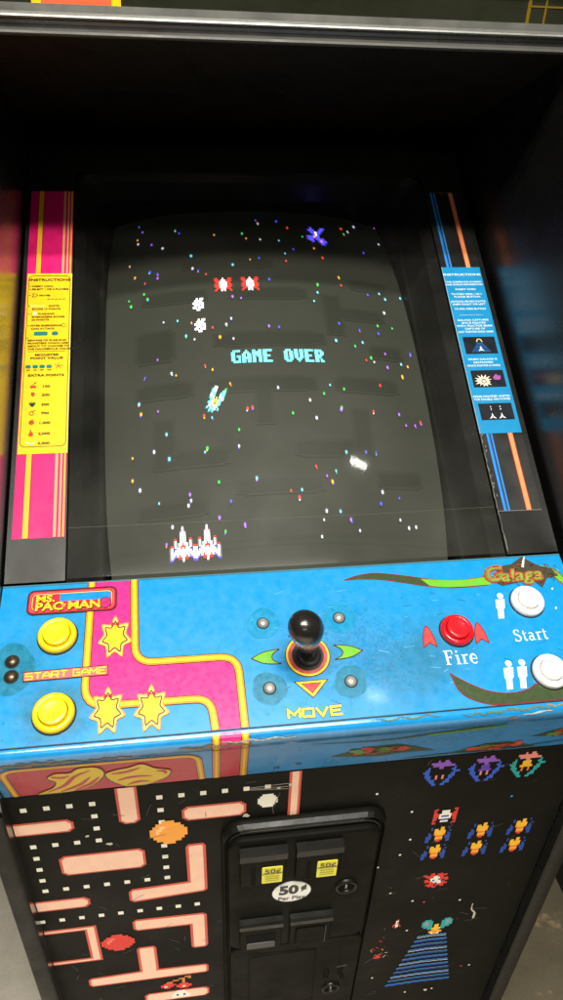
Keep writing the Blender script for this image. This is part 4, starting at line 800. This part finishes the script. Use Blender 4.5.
for u0, opened in ((-.0705, True), (-.0075, False)):
    a = MB(); u1 = u0+.0525
    a.rbox(DOORF, u0, u1, -.5080, -.4370, .012, .0185, .003, .002, DOOR)
    a.rings([[DOORF(u, v, w) for v, w in ((-.4360, .012), (-.4367, .0200), (-.4395, .0226), (-.4500, .0214), (-.4535, .0192), (-.4540, .0180))] for u in (u0-.0008, u1+.0008)], DOORH, False, True, True, True)
    if opened: a.rbox(DOORF, u0+.0075, u1-.0070, -.5020, -.4665, .0180, .0191, .002, .0008, HOLE)
    else:
        a.stroke(DOORF, rrect(u0+.0070, -.5035, u1-.0065, -.4640, .002), .0014, HOLE, .0190, True); a.stroke(DOORF, [(u1-.0065, -.4640), (u1-.0065, -.5035), (u0+.0070, -.5035)], .0007, WD, .0193)
    f = a.build('return_hatch', door)
    b = MB()
    if opened: b.rbox(DOORF, u0+.0082, u1-.0080, -.5010, -.4870, .0190, .0196, .001, .0005, mat('flap_dark', (.008, .009, .009, 1), .3, .5))
    else: b.rbox(DOORF, u0+.0080, u1-.0078, -.5025, -.4655, .0186, .0206, .002, .001, DOOR)
    b.build('flap', f)
def lock(u, v, par, k=1, dw=0):
    a = MB(); a.lathe(DOORF, (u, v), [(.0145*k, .004+dw), (.0142*k, .0155+dw), (.0128*k, .0172+dw), (.0108*k, .0170+dw), (.0100*k, .0158+dw), (.0095*k, .0146+dw)], DOORH, 28); a.f.pop(); a.mi.pop(); a.sm.pop()
    a.lathe(DOORF, (u, v), [(.0096*k, .0147+dw), (.00001, .01465+dw)], HOLE, 28); a.rbox(DOORF, u-.0012, u+.0012, v-.005, v+.003, .0145+dw, .0152+dw, .0005, .0004, STEEL); a.build('lock', par)
lock(.0590, -.3850, door)
a = MB(); el = circle((-.0083, -.3828), .0236, 40, .93)
a.slab(DOORF, el, .0141, .0146, mat('sticker_white', rgb(232, 232, 228), .4, .4, var=.04)); SK = mat('sticker_ink', (.012, .012, .014, 1), .4, .4); a.stroke(DOORF, circle((-.0083, -.3828), .0238, 40, .93), .0008, SK, .0148, True)
a.text(DOORF, '50', (-.0120, -.3775), .0185, SK, .0149, .92, 'CENTER', .05); a.text(DOORF, '¢', (.0062, -.3745), .0115, SK, .0149, .95, 'CENTER', .05); a.text(DOORF, 'Per Play', (-.0080, -.3960), .0078, SK, .0149, .95, 'CENTER', .02)
a.build('price_sticker', door, 'white oval price sticker with black lettering')
a = MB()
a.rbox(DOORF, -.0835, .0945, -.7750, -.5160, .004, .0105, .016, .003, DOOR)
a.stroke(DOORF, [(-.0575, -.690), (-.0585, -.5340), (.0325, -.5400), (.0345, -.690)], .0012, HOLE, .0108, True); a.stroke(DOORF, [(-.0560, -.670), (.0320, -.676)], .0009, WD, .0109)
a.rbox(DOORF, -.0560, .0310, -.688, -.5420, .0100, .0113, .002, .001, DOOR)
for u, v, r in ((.0505, -.6120, .0045), (.0505, -.6240, .004), (.0700, -.6050, .004), (.0700, -.6200, .0035), (.0745, -.6330, .003)): a.lathe(DOORF, (u, v), [(r, .0103), (r*.8, .0130), (r*.4, .0140), (.00001, .0141)], DOOR, 14)
a.stroke(DOORF, [(.0640, -.6010), (.0780, -.5990)], .0022, WD, .0108)
cdo = a.build('cash_door', cab); lock(.0600, -.6610, cdo, .95, -.0036)

# ------------------------------------------------------------------ the next machine along, to the right
TEAL = mat('teal_side_art', rgb(40, 120, 120), .35, .4, var=.25, vscale=8)
nb = thing('arcade_cabinet', (.95, .3, FZ), 'second arcade cabinet standing on the floor to the right, teal side above a black base', 'arcade cabinet')
np_ = [(-.02, FZ+.062), (-.02, -.15), (.10, -.02), (.14, .15), (.26, .50), (.72, .55), (.78, FZ+.062)]
for x in (.634, 1.246): 
    a = MB(); a.prism(np_, x, x+.018, TEAL); a.build('side_panel', nb)
a = MB(); a.box((.6345, .0, FZ), (1.2635, .76, FZ+.061), mat('plinth_black', (.012, .012, .011, 1), .5, .4, var=.2)); a.build('plinth', nb)
a = MB(); a.prism([(-.005, FZ+.0615), (-.005, -.16), (.10, -.16), (.10, FZ+.0615)], .653, 1.245, EDGE); a.build('front_panel', nb)
a = MB(); a.prism([(.0, -.155), (.12, -.02), (.15, .13), (.15, -.155)], .653, 1.245, EDGE); a.build('control_panel', nb)
a = MB(); a.prism([(.66, FZ+.09), (.66, .50), (.70, .50), (.70, FZ+.09)], .653, 1.245, EDGE); a.build('back_panel', nb)
